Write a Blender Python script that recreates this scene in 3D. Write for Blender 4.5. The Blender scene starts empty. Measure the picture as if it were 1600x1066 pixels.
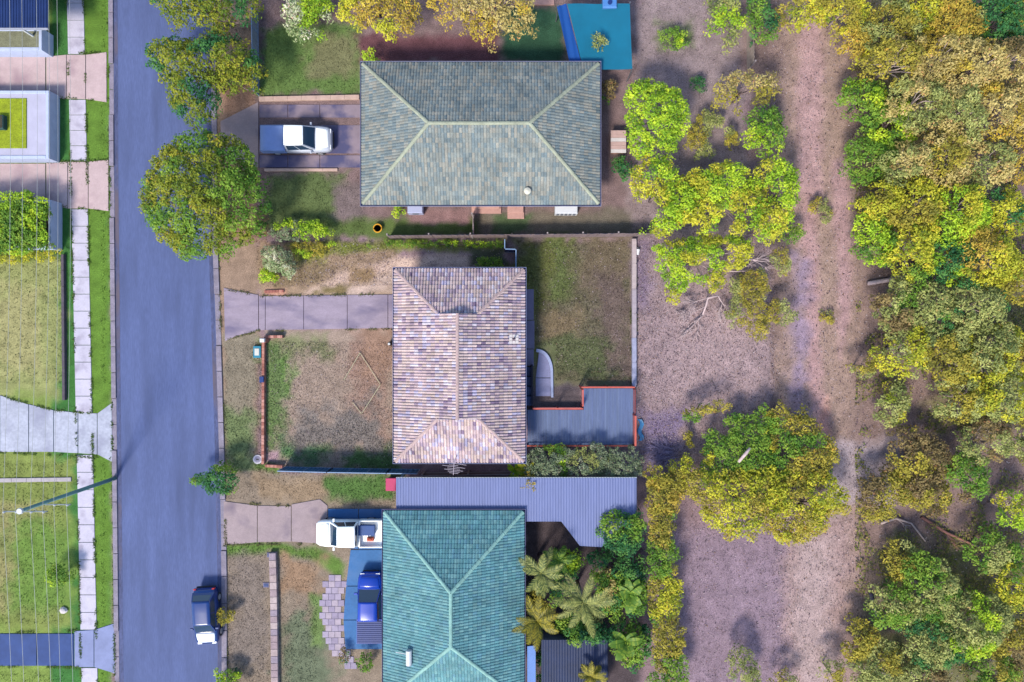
import bpy, math, random
import numpy as np
from mathutils import Vector, Matrix

random.seed(7)
rng = np.random.default_rng(7)
R = math.radians
# ------------------------------------------------------------------ camera, sky, sun, exposure
CAM_H, FPX = 50.0, 1050.0            # camera height (m), focal length in pixels of a 1600 px wide frame
scn = bpy.context.scene
col = scn.collection
cam_d = bpy.data.cameras.new('camera')
cam = bpy.data.objects.new('camera', cam_d)
col.objects.link(cam)
cam.location = (0, 0, CAM_H)
cam.rotation_euler = (0, 0, 0)
cam_d.sensor_width = 36
cam_d.lens = 36 * FPX / 1600
cam_d.clip_end = 3000
scn.camera = cam

SHADOW = Vector((0.47, 0.88)).normalized()     # where shadows fall on the ground
ELEV = R(47)
world = bpy.data.worlds.new('World')
scn.world = world
world.use_nodes = True
wn = world.node_tree
sky = wn.nodes.new('ShaderNodeTexSky')
sky.sky_type = 'NISHITA'
sky.sun_disc = False
sky.sun_elevation = ELEV
sky.sun_rotation = math.atan2(-SHADOW.x, -SHADOW.y)
bg = wn.nodes['Background']
bg.inputs['Strength'].default_value = 0.15
wn.links.new(sky.outputs[0], bg.inputs['Color'])
sun_d = bpy.data.lights.new('sun', 'SUN')
sun_d.energy = 2.9
sun_d.angle = R(12)      # a hazy sun: the photograph's shadows are soft
sun_d.color = (1.0, 0.92, 0.79)
sun = bpy.data.objects.new('sun', sun_d)
col.objects.link(sun)
dirv = Vector((SHADOW.x * math.cos(ELEV), SHADOW.y * math.cos(ELEV), -math.sin(ELEV)))
sun.rotation_euler = dirv.to_track_quat('-Z', 'Y').to_euler()
sun.location = (-20, -40, 60)
scn.view_settings.view_transform = 'Standard'
scn.view_settings.look = 'None'
scn.view_settings.gamma = 1
scn.view_settings.use_curve_mapping = False
scn.view_settings.exposure = 1.22

# ------------------------------------------------------------------ helpers
KEXP = 1.95


def lin(c):
    c = c / 255.0
    return c / 12.92 if c <= 0.04045 else ((c + 0.055) / 1.055) ** 2.4


def S(r, g, b, k=1.0):
    """albedo of a surface that looks like sRGB r,g,b in the sun"""
    return tuple(min(0.85, k * lin(c) / KEXP) for c in (r, g, b))


def P(u, v, z=0.0):
    s = (CAM_H - z) / FPX
    return ((u - 800) * s, (533 - v) * s, z)


def P2(u, v, z=0.0):
    return P(u, v, z)[:2]


def PL(pts, z=0.0):
    return [P2(u, v, z) for u, v in pts]


_mats = {}


def mat(name, color=(0.5, 0.5, 0.5), rough=0.8, amt=0.25, scale=3.0, bump=0.0, bscale=60.0, attr=None,
        metal=0.0, spec=0.3, stretch=None, detail=0.0, dscale=40.0, transl=0.0, stain=None):
    """procedural material: colour (or a colour attribute) broken up by two noises, with fine relief"""
    if name in _mats:
        return _mats[name]
    m = bpy.data.materials.new(name)
    _mats[name] = m
    m.use_nodes = True
    nt = m.node_tree
    N, L = nt.nodes, nt.links
    b = N['Principled BSDF']
    b.inputs['Roughness'].default_value = rough
    b.inputs['Metallic'].default_value = metal
    b.inputs['Specular IOR Level'].default_value = spec
    geo = N.new('ShaderNodeNewGeometry')
    vec = geo.outputs['Position']
    if stretch:
        mp = N.new('ShaderNodeMapping')
        mp.inputs['Scale'].default_value = stretch
        L.new(vec, mp.inputs['Vector'])
        vec = mp.outputs[0]
    if attr:
        at = N.new('ShaderNodeAttribute')
        at.attribute_name = attr
        csock = at.outputs['Color']
    else:
        rgb = N.new('ShaderNodeRGB')
        rgb.outputs[0].default_value = (*color, 1)
        csock = rgb.outputs[0]

    def vary(csock, sc, am, det=4):
        n = N.new('ShaderNodeTexNoise')
        n.inputs['Scale'].default_value = sc
        n.inputs['Detail'].default_value = det
        n.inputs['Roughness'].default_value = 0.65
        L.new(vec, n.inputs['Vector'])
        mr = N.new('ShaderNodeMapRange')
        mr.inputs['From Min'].default_value = 0.3
        mr.inputs['From Max'].default_value = 0.7
        mr.inputs['To Min'].default_value = 1 - am
        mr.inputs['To Max'].default_value = 1 + am
        L.new(n.outputs['Fac'], mr.inputs['Value'])
        mx = N.new('ShaderNodeVectorMath')
        mx.operation = 'SCALE'
        L.new(csock, mx.inputs[0])
        L.new(mr.outputs[0], mx.inputs['Scale'])
        return mx.outputs[0]
    if amt > 0:
        csock = vary(csock, scale, amt)
    if detail > 0:
        csock = vary(csock, dscale, detail, 3)
    if stain:
        n = N.new('ShaderNodeTexNoise')
        n.inputs['Scale'].default_value = stain[1]
        n.inputs['Detail'].default_value = 6
        L.new(vec, n.inputs['Vector'])
        mr = N.new('ShaderNodeMapRange')
        mr.inputs['From Min'].default_value = stain[2]
        mr.inputs['From Max'].default_value = stain[3]
        L.new(n.outputs['Fac'], mr.inputs['Value'])
        mx = N.new('ShaderNodeMix')
        mx.data_type = 'RGBA'
        L.new(mr.outputs[0], mx.inputs[0])
        L.new(csock, mx.inputs[6])
        mx.inputs[7].default_value = (*stain[0], 1)
        csock = mx.outputs[2]
    L.new(csock, b.inputs['Base Color'])
    if bump > 0:
        n = N.new('ShaderNodeTexNoise')
        n.inputs['Scale'].default_value = bscale
        n.inputs['Detail'].default_value = 4
        L.new(geo.outputs['Position'], n.inputs['Vector'])
        bp = N.new('ShaderNodeBump')
        bp.inputs['Strength'].default_value = bump
        bp.inputs['Distance'].default_value = 0.05
        L.new(n.outputs['Fac'], bp.inputs['Height'])
        L.new(bp.outputs[0], b.inputs['Normal'])
    if transl > 0:
        tr = N.new('ShaderNodeBsdfTranslucent')
        L.new(csock, tr.inputs['Color'])
        ms = N.new('ShaderNodeMixShader')
        ms.inputs[0].default_value = transl
        L.new(b.outputs[0], ms.inputs[1])
        L.new(tr.outputs[0], ms.inputs[2])
        L.new(ms.outputs[0], N['Material Output'].inputs['Surface'])
    return m


class MB:
    """collects boxes, prisms, tubes and quads into ONE mesh"""

    def __init__(s):
        s.v, s.f, s.c = [], [], []

    def add(s, verts, faces, c=None):
        o = len(s.v)
        s.v += [tuple(p) for p in verts]
        for f in faces:
            s.f.append(tuple(i + o for i in f))
            if c is not None:
                s.c.append(c)
        return s

    def box(s, x0, y0, z0, x1, y1, z1, c=None):
        v = [(x0, y0, z0), (x1, y0, z0), (x1, y1, z0), (x0, y1, z0), (x0, y0, z1), (x1, y0, z1), (x1, y1, z1), (x0, y1, z1)]
        return s.add(v, [(0, 3, 2, 1), (4, 5, 6, 7), (0, 1, 5, 4), (1, 2, 6, 5), (2, 3, 7, 6), (3, 0, 4, 7)], c)

    def bbox(s, x0, y0, z0, x1, y1, z1, b=0.02):
        """box with a bevelled top edge"""
        v = []
        for (d, z) in ((0, z0), (0, z1 - b), (b, z1)):
            v += [(x0 + d, y0 + d, z), (x1 - d, y0 + d, z), (x1 - d, y1 - d, z), (x0 + d, y1 - d, z)]
        f = [(3, 2, 1, 0), (8, 9, 10, 11)]
        for k in (0, 4):
            f += [(k + i, k + (i + 1) % 4, k + 4 + (i + 1) % 4, k + 4 + i) for i in range(4)]
        return s.add(v, f)

    def prism(s, poly, z0, z1, bev=0.0):
        a = sum(poly[i][0] * poly[(i + 1) % len(poly)][1] - poly[(i + 1) % len(poly)][0] * poly[i][1] for i in range(len(poly)))
        if a < 0:
            poly = poly[::-1]
        n = len(poly)
        if bev > 0:
            cx, cy = sum(p[0] for p in poly) / n, sum(p[1] for p in poly) / n
            ins = []
            for (x, y) in poly:
                d = math.hypot(x - cx, y - cy) or 1
                ins.append((x - (x - cx) / d * bev, y - (y - cy) / d * bev))
            v = [(*p, z0) for p in poly] + [(*p, z1 - bev) for p in poly] + [(*p, z1) for p in ins]
            f = [tuple(range(2 * n, 3 * n)), tuple(range(n - 1, -1, -1))]
            for k in (0, n):
                f += [(k + i, k + (i + 1) % n, k + n + (i + 1) % n, k + n + i) for i in range(n)]
            return s.add(v, f)
        v = [(*p, z0) for p in poly] + [(*p, z1) for p in poly]
        f = [tuple(range(n, 2 * n)), tuple(range(n - 1, -1, -1))]
        f += [(i, (i + 1) % n, n + (i + 1) % n, n + i) for i in range(n)]
        return s.add(v, f)

    def tube(s, pts, rad, n=6, c=None, cap=True):
        pts = [Vector(p) for p in pts]
        if not hasattr(rad, '__len__'):
            rad = [rad] * len(pts)
        o = len(s.v)
        k0 = len(s.f)
        for i, p in enumerate(pts):
            t = (pts[min(i + 1, len(pts) - 1)] - pts[max(i - 1, 0)])
            t = t.normalized() if t.length > 1e-9 else Vector((0, 0, 1))
            a = t.cross(Vector((0, 0, 1)))
            if a.length < 0.02:
                a = t.cross(Vector((1, 0, 0)))
            a.normalize()
            b = t.cross(a)
            for j in range(n):
                w = 2 * math.pi * j / n
                q = p + a * (rad[i] * math.cos(w)) + b * (rad[i] * math.sin(w))
                s.v.append(tuple(q))
        for i in range(len(pts) - 1):
            for j in range(n):
                s.f.append((o + i * n + j, o + i * n + (j + 1) % n, o + (i + 1) * n + (j + 1) % n, o + (i + 1) * n + j))
        if cap:
            s.f.append(tuple(o + j for j in range(n - 1, -1, -1)))
            e = o + (len(pts) - 1) * n
            s.f.append(tuple(e + j for j in range(n)))
        if c is not None:
            s.c += [c] * (len(s.f) - k0)
        return s

    def mesh(s, name, m, off=(0, 0, 0), smooth=False):
        me = bpy.data.meshes.new(name)
        ox, oy, oz = off
        me.from_pydata([(x - ox, y - oy, z - oz) for x, y, z in s.v], [], s.f)
        if s.c:
            at = me.attributes.new('tint', 'FLOAT_COLOR', 'FACE')
            at.data.foreach_set('color', np.array([(*c, 1) for c in s.c], dtype=np.float32).ravel())
        if m:
            me.materials.append(m)
        if smooth:
            me.shade_smooth()
        return me

    def obj(s, name, m, parent=None, smooth=False, kind=None, label=None, local=False):
        off = (0, 0, 0) if (local or parent is None) else root_loc(parent)
        return link(name, s.mesh(name, m, off, smooth), parent, kind, label)


def root_loc(o):
    x, y, z = 0, 0, 0
    while o is not None:
        x, y, z = x + o.location.x, y + o.location.y, z + o.location.z
        o = o.parent
    return (x, y, z)


def link(name, me, parent=None, kind=None, label=None, loc=None):
    o = bpy.data.objects.new(name, me)
    col.objects.link(o)
    if parent is not None:
        o.parent = parent
    if loc is not None:
        o.location = loc
    if kind:
        o['kind'] = kind
    if label:
        o['label'] = label
    return o


def tag(o, label, cat, group=None):
    o['label'] = label
    o['category'] = cat
    if group:
        o['group'] = group
    return o


def thing(name, label, cat, loc=(0, 0, 0), rz=0.0, group=None):
    o = bpy.data.objects.new(name, None)
    o.empty_display_size = 0.3
    col.objects.link(o)
    o.location = loc
    o.rotation_euler = (0, 0, rz)
    return tag(o, label, cat, group)


def struct(name, mb, m, smooth=False):
    o = mb.obj(name, m, None, smooth)
    o['kind'] = 'structure'
    return o


def soup(name, V, m, C=None, nv=4, parent=None, kind=None):
    """many loose faces (nv corners each) from an (n, nv, 3) array, with one colour per face"""
    n = len(V)
    me = bpy.data.meshes.new(name)
    me.vertices.add(n * nv)
    me.vertices.foreach_set('co', np.ascontiguousarray(V, dtype=np.float32).ravel())
    me.loops.add(n * nv)
    me.loops.foreach_set('vertex_index', np.arange(n * nv, dtype=np.int32))
    me.polygons.add(n)
    me.polygons.foreach_set('loop_start', np.arange(0, n * nv, nv, dtype=np.int32))
    if C is not None:
        at = me.attributes.new('tint', 'FLOAT_COLOR', 'FACE')
        cc = np.ones((n, 4), dtype=np.float32)
        cc[:, :3] = C
        at.data.foreach_set('color', cc.ravel())
    me.materials.append(m)
    me.update(calc_edges=True)
    return link(name, me, parent, kind)


# value noise for ground maps
def vnoise(x, y, seed=0):
    xi, yi = np.floor(x).astype(np.int64), np.floor(y).astype(np.int64)
    fx, fy = x - xi, y - yi
    fx, fy = fx * fx * (3 - 2 * fx), fy * fy * (3 - 2 * fy)

    def h(i, j):
        a = (i * 374761393 + j * 668265263 + seed * 1274126177) & 0x7fffffff
        a = ((a ^ (a >> 13)) * 1274126177) & 0x7fffffff
        return ((a ^ (a >> 16)) & 0xffff) / 65535.0
    return (h(xi, yi) * (1 - fx) + h(xi + 1, yi) * fx) * (1 - fy) + (h(xi, yi + 1) * (1 - fx) + h(xi + 1, yi + 1) * fx) * fy


def fbm(x, y, seed=0, oct=4):
    s, a, t = 0, 1, 0
    for k in range(oct):
        s = s + a * vnoise(x * 2 ** k, y * 2 ** k, seed + k)
        t += a
        a *= 0.55
    return s / t


def sdist(u, v, poly):
    """signed distance (negative inside) of points to a polygon"""
    d = np.full(u.shape, 1e9)
    ins = np.zeros(u.shape, bool)
    n = len(poly)
    for i in range(n):
        x0, y0 = poly[i]
        x1, y1 = poly[(i + 1) % n]
        ex, ey = x1 - x0, y1 - y0
        t = np.clip(((u - x0) * ex + (v - y0) * ey) / (ex * ex + ey * ey + 1e-12), 0, 1)
        d = np.minimum(d, np.hypot(u - x0 - t * ex, v - y0 - t * ey))
        if y0 != y1:
            c = ((y0 > v) != (y1 > v)) & (u < (x1 - x0) * (v - y0) / (y1 - y0) + x0)
            ins ^= c
    return np.where(ins, -d, d)


# ------------------------------------------------------------------ ground
def rect(a, b, c, d):
    return [(a, b), (c, b), (c, d), (a, d)]


DIRT = S(138, 116, 122)
GREEN_L = S(92, 138, 46)
DRY = S(140, 126, 108)
# (polygon in photo pixels at ground level, colour, edge softness in px, raggedness in px)
REG = [
    (rect(-400, -300, 175, 1500), S(120, 140, 70), 6, 4),
    (rect(80, -300, 172, 1500), S(64, 112, 56), 5, 4),
    (rect(130, -300, 172, 1500), S(94, 126, 50), 5, 5),
    (rect(-300, 395, 95, 620), S(142, 146, 94), 12, 10),
    (rect(-300, 455, 60, 580), S(154, 150, 104), 20, 16),
    (rect(-300, 710, 118, 985), S(122, 134, 72), 10, 10),
    (rect(-300, 790, 85, 960), S(142, 138, 92), 18, 16),
    (rect(20, 815, 120, 960), S(104, 132, 62), 18, 12),
    # verge on the right of the road
    (rect(328, -300, 405, 1500), S(146, 124, 108), 6, 4),
    (rect(345, 120, 420, 380), S(154, 122, 104), 8, 8),
    (rect(350, 520, 402, 740), S(134, 124, 108), 6, 6),
    (rect(352, 640, 400, 740), S(110, 124, 84), 12, 12),
    # yard of the upper neighbour
    (rect(400, -200, 1000, 375), S(124, 104, 104), 5, 5),
    (rect(410, 40, 566, 148), S(96, 120, 66), 8, 9),
    (rect(480, 60, 560, 120), S(116, 116, 84), 14, 16),
    (rect(420, 270, 540, 360), S(92, 106, 66), 10, 10),
    (rect(520, 285, 566, 350), S(120, 106, 106), 10, 10),
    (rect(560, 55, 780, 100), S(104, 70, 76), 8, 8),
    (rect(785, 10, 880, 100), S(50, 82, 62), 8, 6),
    (rect(480, 340, 760, 372), S(88, 104, 58), 8, 8),
    (rect(640, 325, 735, 350), S(136, 108, 108), 6, 6),
    (rect(745, 330, 1000, 370), S(112, 104, 92), 10, 8),
    (rect(770, 335, 830, 365), S(80, 96, 66), 8, 8),
    (rect(990, -100, 1170, 380), S(140, 124, 126), 10, 12),
    (rect(1030, 40, 1080, 75), S(98, 110, 74), 14, 12),
    # the bush and the dirt track
    (rect(1170, -300, 2200, 1500), S(128, 108, 104), 12, 10),
    (rect(1360, -100, 1500, 300), S(120, 112, 82), 40, 30),
    (rect(1480, 420, 1640, 660), S(118, 112, 80), 40, 30),
    (rect(1370, 860, 1640, 1100), S(112, 110, 78), 40, 30),
    ([(1222, -300), (1345, -300), (1335, 200), (1338, 500), (1330, 640), (1345, 760), (1330, 1500), (1190, 1500), (1225, 800), (1225, 600), (1225, 300)], S(152, 129, 119), 16, 14),
    (rect(1246, -300, 1284, 300), S(168, 138, 138), 10, 6),
    ([(1250, 290), (1276, 290), (1282, 560), (1290, 690), (1268, 690), (1258, 540)], S(170, 138, 138), 9, 5),
    ([(1298, 250), (1326, 250), (1330, 480), (1312, 560)], S(166, 136, 138), 9, 5),
    ([(1255, 690), (1295, 620), (1305, 690), (1275, 720)], S(178, 136, 128), 8, 6),
    ([(1060, 830), (1250, 800), (1270, 1100), (1060, 1100)], S(138, 119, 132), 14, 12),
    ([(1225, 820), (1330, 800), (1330, 1500), (1235, 1500)], S(158, 134, 132), 18, 12),
    ([(1245, 850), (1300, 840), (1310, 1500), (1250, 1500)], S(168, 147, 146), 16, 10),
    (rect(1300, 690, 1390, 790), S(158, 144, 150), 22, 20),
    (rect(1240, 400, 1262, 660), S(142, 124, 142), 14, 10),
    # yard of the house in the middle
    (rect(405, 378, 620, 465), S(150, 128, 108), 4, 4),
    ([(470, 462), (520, 432), (570, 415), (620, 402), (740, 396), (745, 420), (620, 424), (560, 440), (530, 462)], S(198, 172, 158), 7, 7),
    ([(535, 462), (560, 440), (620, 424), (620, 460)], S(184, 162, 150), 7, 8),
    ([(486, 461), (505, 446), (545, 446), (535, 461)], S(124, 110, 78), 6, 6),
    (rect(550, 418, 585, 440), S(146, 122, 94), 8, 6),
    (rect(415, 452, 446, 463), S(186, 142, 124), 3, 3),
    ([(415, 395), (470, 410), (520, 405), (500, 440), (430, 450)], S(134, 116, 92), 8, 8),
    ([(450, 378), (530, 378), (510, 406), (460, 408)], S(134, 138, 66), 8, 8),
    (rect(520, 376, 790, 394), S(118, 124, 62), 6, 6),
    (rect(735, 385, 790, 420), S(80, 84, 66), 6, 8),
    (rect(414, 514, 618, 735), S(152, 134, 122), 4, 3),
    (rect(540, 530, 618, 700), S(150, 124, 112), 18, 20),
    (rect(565, 520, 618, 600), S(150, 122, 106), 14, 14),
    (rect(425, 520, 520, 560), S(122, 124, 92), 12, 14),
    (rect(416, 560, 450, 615), S(92, 142, 52), 12, 10),
    (rect(416, 530, 445, 720), S(104, 124, 78), 10, 12),
    (rect(440, 690, 520, 720), S(80, 122, 74), 14, 14),
    (rect(540, 690, 618, 735), S(86, 114, 68), 12, 14),
    (rect(470, 640, 600, 700), S(124, 116, 112), 16, 20),
    (rect(416, 700, 440, 722), S(160, 132, 140), 6, 6),
    (rect(404, 725, 440, 745), S(102, 128, 66), 5, 5),
    # the long lawn behind it
    (rect(806, 378, 988, 606), S(104, 98, 80), 4, 3),
    (rect(806, 420, 850, 560), S(100, 104, 62), 16, 14),
    (rect(806, 378, 900, 425), S(106, 110, 64), 14, 14),
    (rect(870, 390, 905, 460), S(98, 108, 66), 16, 18),
    (rect(915, 378, 988, 470), S(112, 100, 82), 20, 20),
    (rect(930, 440, 988, 600), S(108, 94, 88), 20, 20),
    (rect(845, 480, 900, 530), S(122, 108, 86), 12, 14),
    (rect(860, 520, 950, 600), S(96, 102, 72), 18, 20),
    (rect(820, 606, 910, 645), S(96, 86, 90), 6, 6),
    # leaf litter yard
    (rect(994, 376, 1205, 740), S(148, 128, 131), 6, 4),
    (rect(1060, 480, 1185, 610), S(162, 140, 142), 24, 20),
    (rect(1000, 640, 1060, 738), S(120, 106, 132), 20, 18),
    (rect(994, 378, 1015, 480), S(126, 110, 130), 12, 8),
    # yard of the lower neighbour
    (rect(350, 738, 620, 1500), S(136, 122, 108), 5, 5),
    (rect(400, 745, 520, 782), S(146, 126, 104), 10, 10),
    (rect(510, 745, 610, 780), S(86, 116, 62), 8, 8),
    ([(350, 850), (430, 845), (500, 855), (540, 880), (528, 905), (490, 880), (430, 862), (355, 866)], S(94, 122, 58), 7, 7),
    (rect(360, 880, 420, 1040), S(130, 118, 110), 18, 18),
    (rect(440, 870, 500, 930), S(146, 120, 98), 16, 14),
    (rect(440, 970, 520, 1100), S(104, 112, 90), 16, 16),
    (rect(485, 930, 505, 1010), S(104, 124, 74), 6, 6),
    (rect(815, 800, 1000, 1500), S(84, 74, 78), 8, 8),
]


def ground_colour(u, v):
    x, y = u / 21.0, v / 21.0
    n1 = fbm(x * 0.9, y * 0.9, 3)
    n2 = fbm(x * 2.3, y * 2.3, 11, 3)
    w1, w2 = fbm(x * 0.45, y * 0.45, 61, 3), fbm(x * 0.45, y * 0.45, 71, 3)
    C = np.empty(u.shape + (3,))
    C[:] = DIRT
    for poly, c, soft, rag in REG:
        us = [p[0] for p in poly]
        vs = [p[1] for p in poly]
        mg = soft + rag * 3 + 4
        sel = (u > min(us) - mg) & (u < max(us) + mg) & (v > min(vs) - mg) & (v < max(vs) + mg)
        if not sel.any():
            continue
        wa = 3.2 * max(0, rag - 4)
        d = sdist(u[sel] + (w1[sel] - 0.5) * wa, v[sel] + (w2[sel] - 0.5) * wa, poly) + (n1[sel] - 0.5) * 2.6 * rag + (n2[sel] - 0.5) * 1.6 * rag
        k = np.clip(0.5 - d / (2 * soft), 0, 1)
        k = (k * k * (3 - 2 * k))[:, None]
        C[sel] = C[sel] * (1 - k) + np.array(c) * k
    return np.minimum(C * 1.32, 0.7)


GX = np.concatenate([[-400, -150, -80], np.arange(-44, 44.01, 0.17), [80, 150, 400]])
GY = np.concatenate([[-400, -150, -70], np.arange(-32, 32.01, 0.17), [70, 150, 400]])
gx, gy = np.meshgrid(GX, GY)
gu, gv = gx * 21 + 800, 533 - gy * 21
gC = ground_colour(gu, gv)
far = (np.abs(gx) > 45) | (np.abs(gy) > 33)
gC[far] = S(112, 112, 76)
gz = np.where(gu > 1000, (fbm(gx * 0.5, gy * 0.5, 21) - 0.5) * 0.10 + (fbm(gx * 2, gy * 2, 22) - 0.5) * 0.06, (fbm(gx * 2.2, gy * 2.2, 23) - 0.5) * 0.022)
gz[far] = -0.02
me = bpy.data.meshes.new('ground')
nx, ny = len(GX), len(GY)
me.vertices.add(nx * ny)
me.vertices.foreach_set('co', np.stack([gx, gy, gz], -1).astype(np.float32).ravel())
ii = (np.arange(ny - 1)[:, None] * nx + np.arange(nx - 1)[None, :]).ravel()
q = np.stack([ii, ii + 1, ii + nx + 1, ii + nx], -1).astype(np.int32)
me.loops.add(q.size)
me.loops.foreach_set('vertex_index', q.ravel())
me.polygons.add(len(q))
me.polygons.foreach_set('loop_start', np.arange(0, q.size, 4, dtype=np.int32))
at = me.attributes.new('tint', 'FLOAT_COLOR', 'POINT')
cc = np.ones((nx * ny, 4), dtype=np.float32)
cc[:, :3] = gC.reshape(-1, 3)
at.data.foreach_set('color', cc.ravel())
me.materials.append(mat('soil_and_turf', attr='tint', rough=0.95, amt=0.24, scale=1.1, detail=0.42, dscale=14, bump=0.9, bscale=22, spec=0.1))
me.update(calc_edges=True)
me.shade_smooth()
link('ground', me, None, 'structure')

# ------------------------------------------------------------------ road, kerbs, paths, drives
m_road = mat('asphalt', S(96, 110, 158), rough=0.85, amt=0.10, scale=0.5, detail=0.13, dscale=9, bump=0.3, bscale=90, spec=0.25, stretch=(1.6, 0.22, 1), stain=(S(84, 96, 138), 0.6, 0.46, 0.75))
m_kerb = mat('kerb_concrete', S(146, 138, 156), amt=0.22, scale=1.6, detail=0.2, dscale=14)
m_conc = mat('drive_concrete', S(166, 152, 170), rough=0.88, amt=0.12, scale=1.1, detail=0.1, dscale=12, bump=0.15, stretch=(0.7, 1.5, 1), stain=(S(116, 108, 138), 0.42, 0.5, 0.7))
m_conc2 = mat('drive_concrete_warm', S(172, 154, 158), rough=0.88, amt=0.12, scale=0.8, detail=0.1, dscale=12, stain=(S(130, 116, 132), 0.5, 0.55, 0.75))
m_foot = mat('path_concrete', S(208, 203, 222), rough=0.9, amt=0.1, scale=0.9, detail=0.1, dscale=14, stain=(S(160, 152, 172), 0.7, 0.55, 0.75))
m_pink = mat('pink_paving', S(206, 182, 184), rough=0.9, amt=0.12, scale=0.8, detail=0.08, dscale=12, stain=(S(168, 140, 152), 0.45, 0.5, 0.72))
m_greyd = mat('pale_drive', S(186, 190, 208), rough=0.9, amt=0.12, scale=0.7, detail=0.14, dscale=5, stain=(S(150, 152, 176), 0.5, 0.5, 0.74))
m_blued = mat('shaded_blue_paving', S(58, 82, 140), rough=0.85, amt=0.18, scale=0.9, detail=0.08)  # blue drive with the shadow over it painted into its dark colour
m_bluec = mat('blue_painted_concrete', S(58, 116, 178), rough=0.75, amt=0.16, scale=0.5, detail=0.08, dscale=8, stain=(S(84, 122, 172), 0.5, 0.5, 0.75))

EXT = 340                                     # how far (px) linear things run on beyond the frame


def lane_x(v, x0, x1):
    return x0 + (x1 - x0) * v / 1066.0


road_poly = PL([(lane_x(-EXT, 176, 186), -EXT), (lane_x(1066 + EXT, 176, 186), 1066 + EXT), (348, 1066 + EXT), (347, 900), (343, 700), (337, 500), (333, 380), (329, 0), (326, -EXT)])
struct('road', MB().prism(road_poly, -0.2, 0.025), m_road)


def kerb(edge, w=7, h=0.12, skip=()):
    mb = MB()
    for (u0, v0), (u1, v1) in zip(edge[:-1], edge[1:]):
        n = max(1, int(abs(v1 - v0) / 40))
        for k in range(n):
            a, b = k / n, (k + 1) / n
            va, vb = v0 + (v1 - v0) * a, v0 + (v1 - v0) * b
            low = any(s0 - 4 < (va + vb) / 2 < s1 + 4 for s0, s1 in skip)
            ua, ub = u0 + (u1 - u0) * a, u0 + (u1 - u0) * b
            mb.prism(PL([(ua, va + 0.4), (ua + w, va + 0.4), (ub + w, vb - 0.4), (ub, vb - 0.4)]), -0.05, 0.045 if low else h, 0.02)
    return mb


struct('kerb', kerb([(169, -EXT), (172, 300), (180, 1066), (183, 1066 + EXT)], 7, 0.12, [(84, 158), (252, 326), (615, 715), (975, 1048)]), m_kerb)
struct('kerb', kerb([(326, -EXT), (329, 0), (333, 380), (337, 500), (343, 700), (347, 900), (348, 1066 + EXT)], 8, 0.12, [(452, 534), (783, 852), (140, 270)]), m_kerb)

m_gtr = mat('gutter_channel_dirt', S(84, 92, 132), rough=0.9, amt=0.25, scale=1.2, detail=0.25, dscale=10, stretch=(1, 0.35, 1), stain=(S(112, 100, 108), 0.5, 0.5, 0.7))
for edge, w in (([(176.5, -EXT), (179.5, 300), (187.5, 1066), (190, 1066 + EXT)], 6), ([(319, -EXT), (322, 0), (326, 380), (330, 500), (336, 700), (340, 900), (341, 1066 + EXT)], 6)):
    struct('gutter', MB().prism(PL(edge + [(a + w, b_) for a, b_ in edge[::-1]]), 0.0, 0.031), m_gtr)

fp = bpy.data.objects.new('footpath', None)
col.objects.link(fp)
fp['kind'] = 'structure'
for s0, s1 in ((-EXT, 85), (156, 252), (327, 645.5), (710.5, 984), (1043, 1066 + EXT)):
    n_ = max(1, round((s1 - s0) / 26.5))
    hgt = (s1 - s0) / n_
    for k in range(n_):
        v = s0 + k * hgt
        x0, x1 = lane_x(v, 105, 128), lane_x(v, 131, 153)
        x0b, x1b = lane_x(v + hgt, 105, 128), lane_x(v + hgt, 131, 153)
        z = 0.05 + random.uniform(-0.008, 0.008)
        MB().prism(PL([(x0, v + 0.4), (x1, v + 0.4), (x1b, v + hgt - 0.4), (x0b, v + hgt - 0.4)]), -0.05, z, 0.012).obj('slab', m_foot, fp)


def drive(polys, m, name='driveway', z=0.055):
    e = bpy.data.objects.new(name, None)
    col.objects.link(e)
    e['kind'] = 'structure'
    for p in polys:
        MB().prism(PL(p), -0.08, z + random.uniform(-0.004, 0.004), 0.012).obj('slab', m, e)
    return e


def strip(v0, v1, xs, flare=0, fu=None):
    out = []
    for a, b in zip(xs[:-1], xs[1:]):
        out.append([(a + 0.5, v0), (b - 0.5, v0), (b - 0.5, v1), (a + 0.5, v1)])
    return out


drive(strip(88, 152, [-300, -220, -150, -70, 0, 72]) + [[(73, 89), (104, 86), (104, 155), (73, 151)], [(105, 86), (134, 86), (134, 155), (105, 155)], [(135, 86), (167, 82), (167, 160), (135, 155)]], m_pink)
drive(strip(256, 318, [-300, -220, -150, -70, 0, 72]) + [[(73, 255), (106, 253), (106, 326), (73, 318)], [(107, 253), (138, 253), (138, 326), (107, 326)], [(139, 253), (170, 250), (170, 330), (139, 326)]], m_pink)
drive([[(-300, 580), (-150, 600), (-150, 702), (-300, 702)], [(-149, 600), (-60, 610), (-60, 705), (-149, 702)], [(-59, 610), (0, 618), (0, 706), (-59, 705)], [(1, 618), (45, 632), (45, 706), (1, 706)], [(46, 632), (84, 641), (84, 706), (46, 706)], [(85, 641), (122, 645), (122, 708), (85, 706)], [(123, 645), (152, 646), (152, 710), (123, 708)], [(153, 646), (175, 630), (176, 722), (153, 710)]], m_greyd)
drive(strip(990, 1040, [-300, -200, -100, 0, 58, 116], 0), m_blued)
drive([[(117, 986), (147, 984), (147, 1042), (117, 1042)], [(148, 984), (179, 974), (180, 1052), (148, 1042)]], mat('blue_grey_apron', S(140, 150, 194), amt=0.14, scale=1, detail=0.1))
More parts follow.
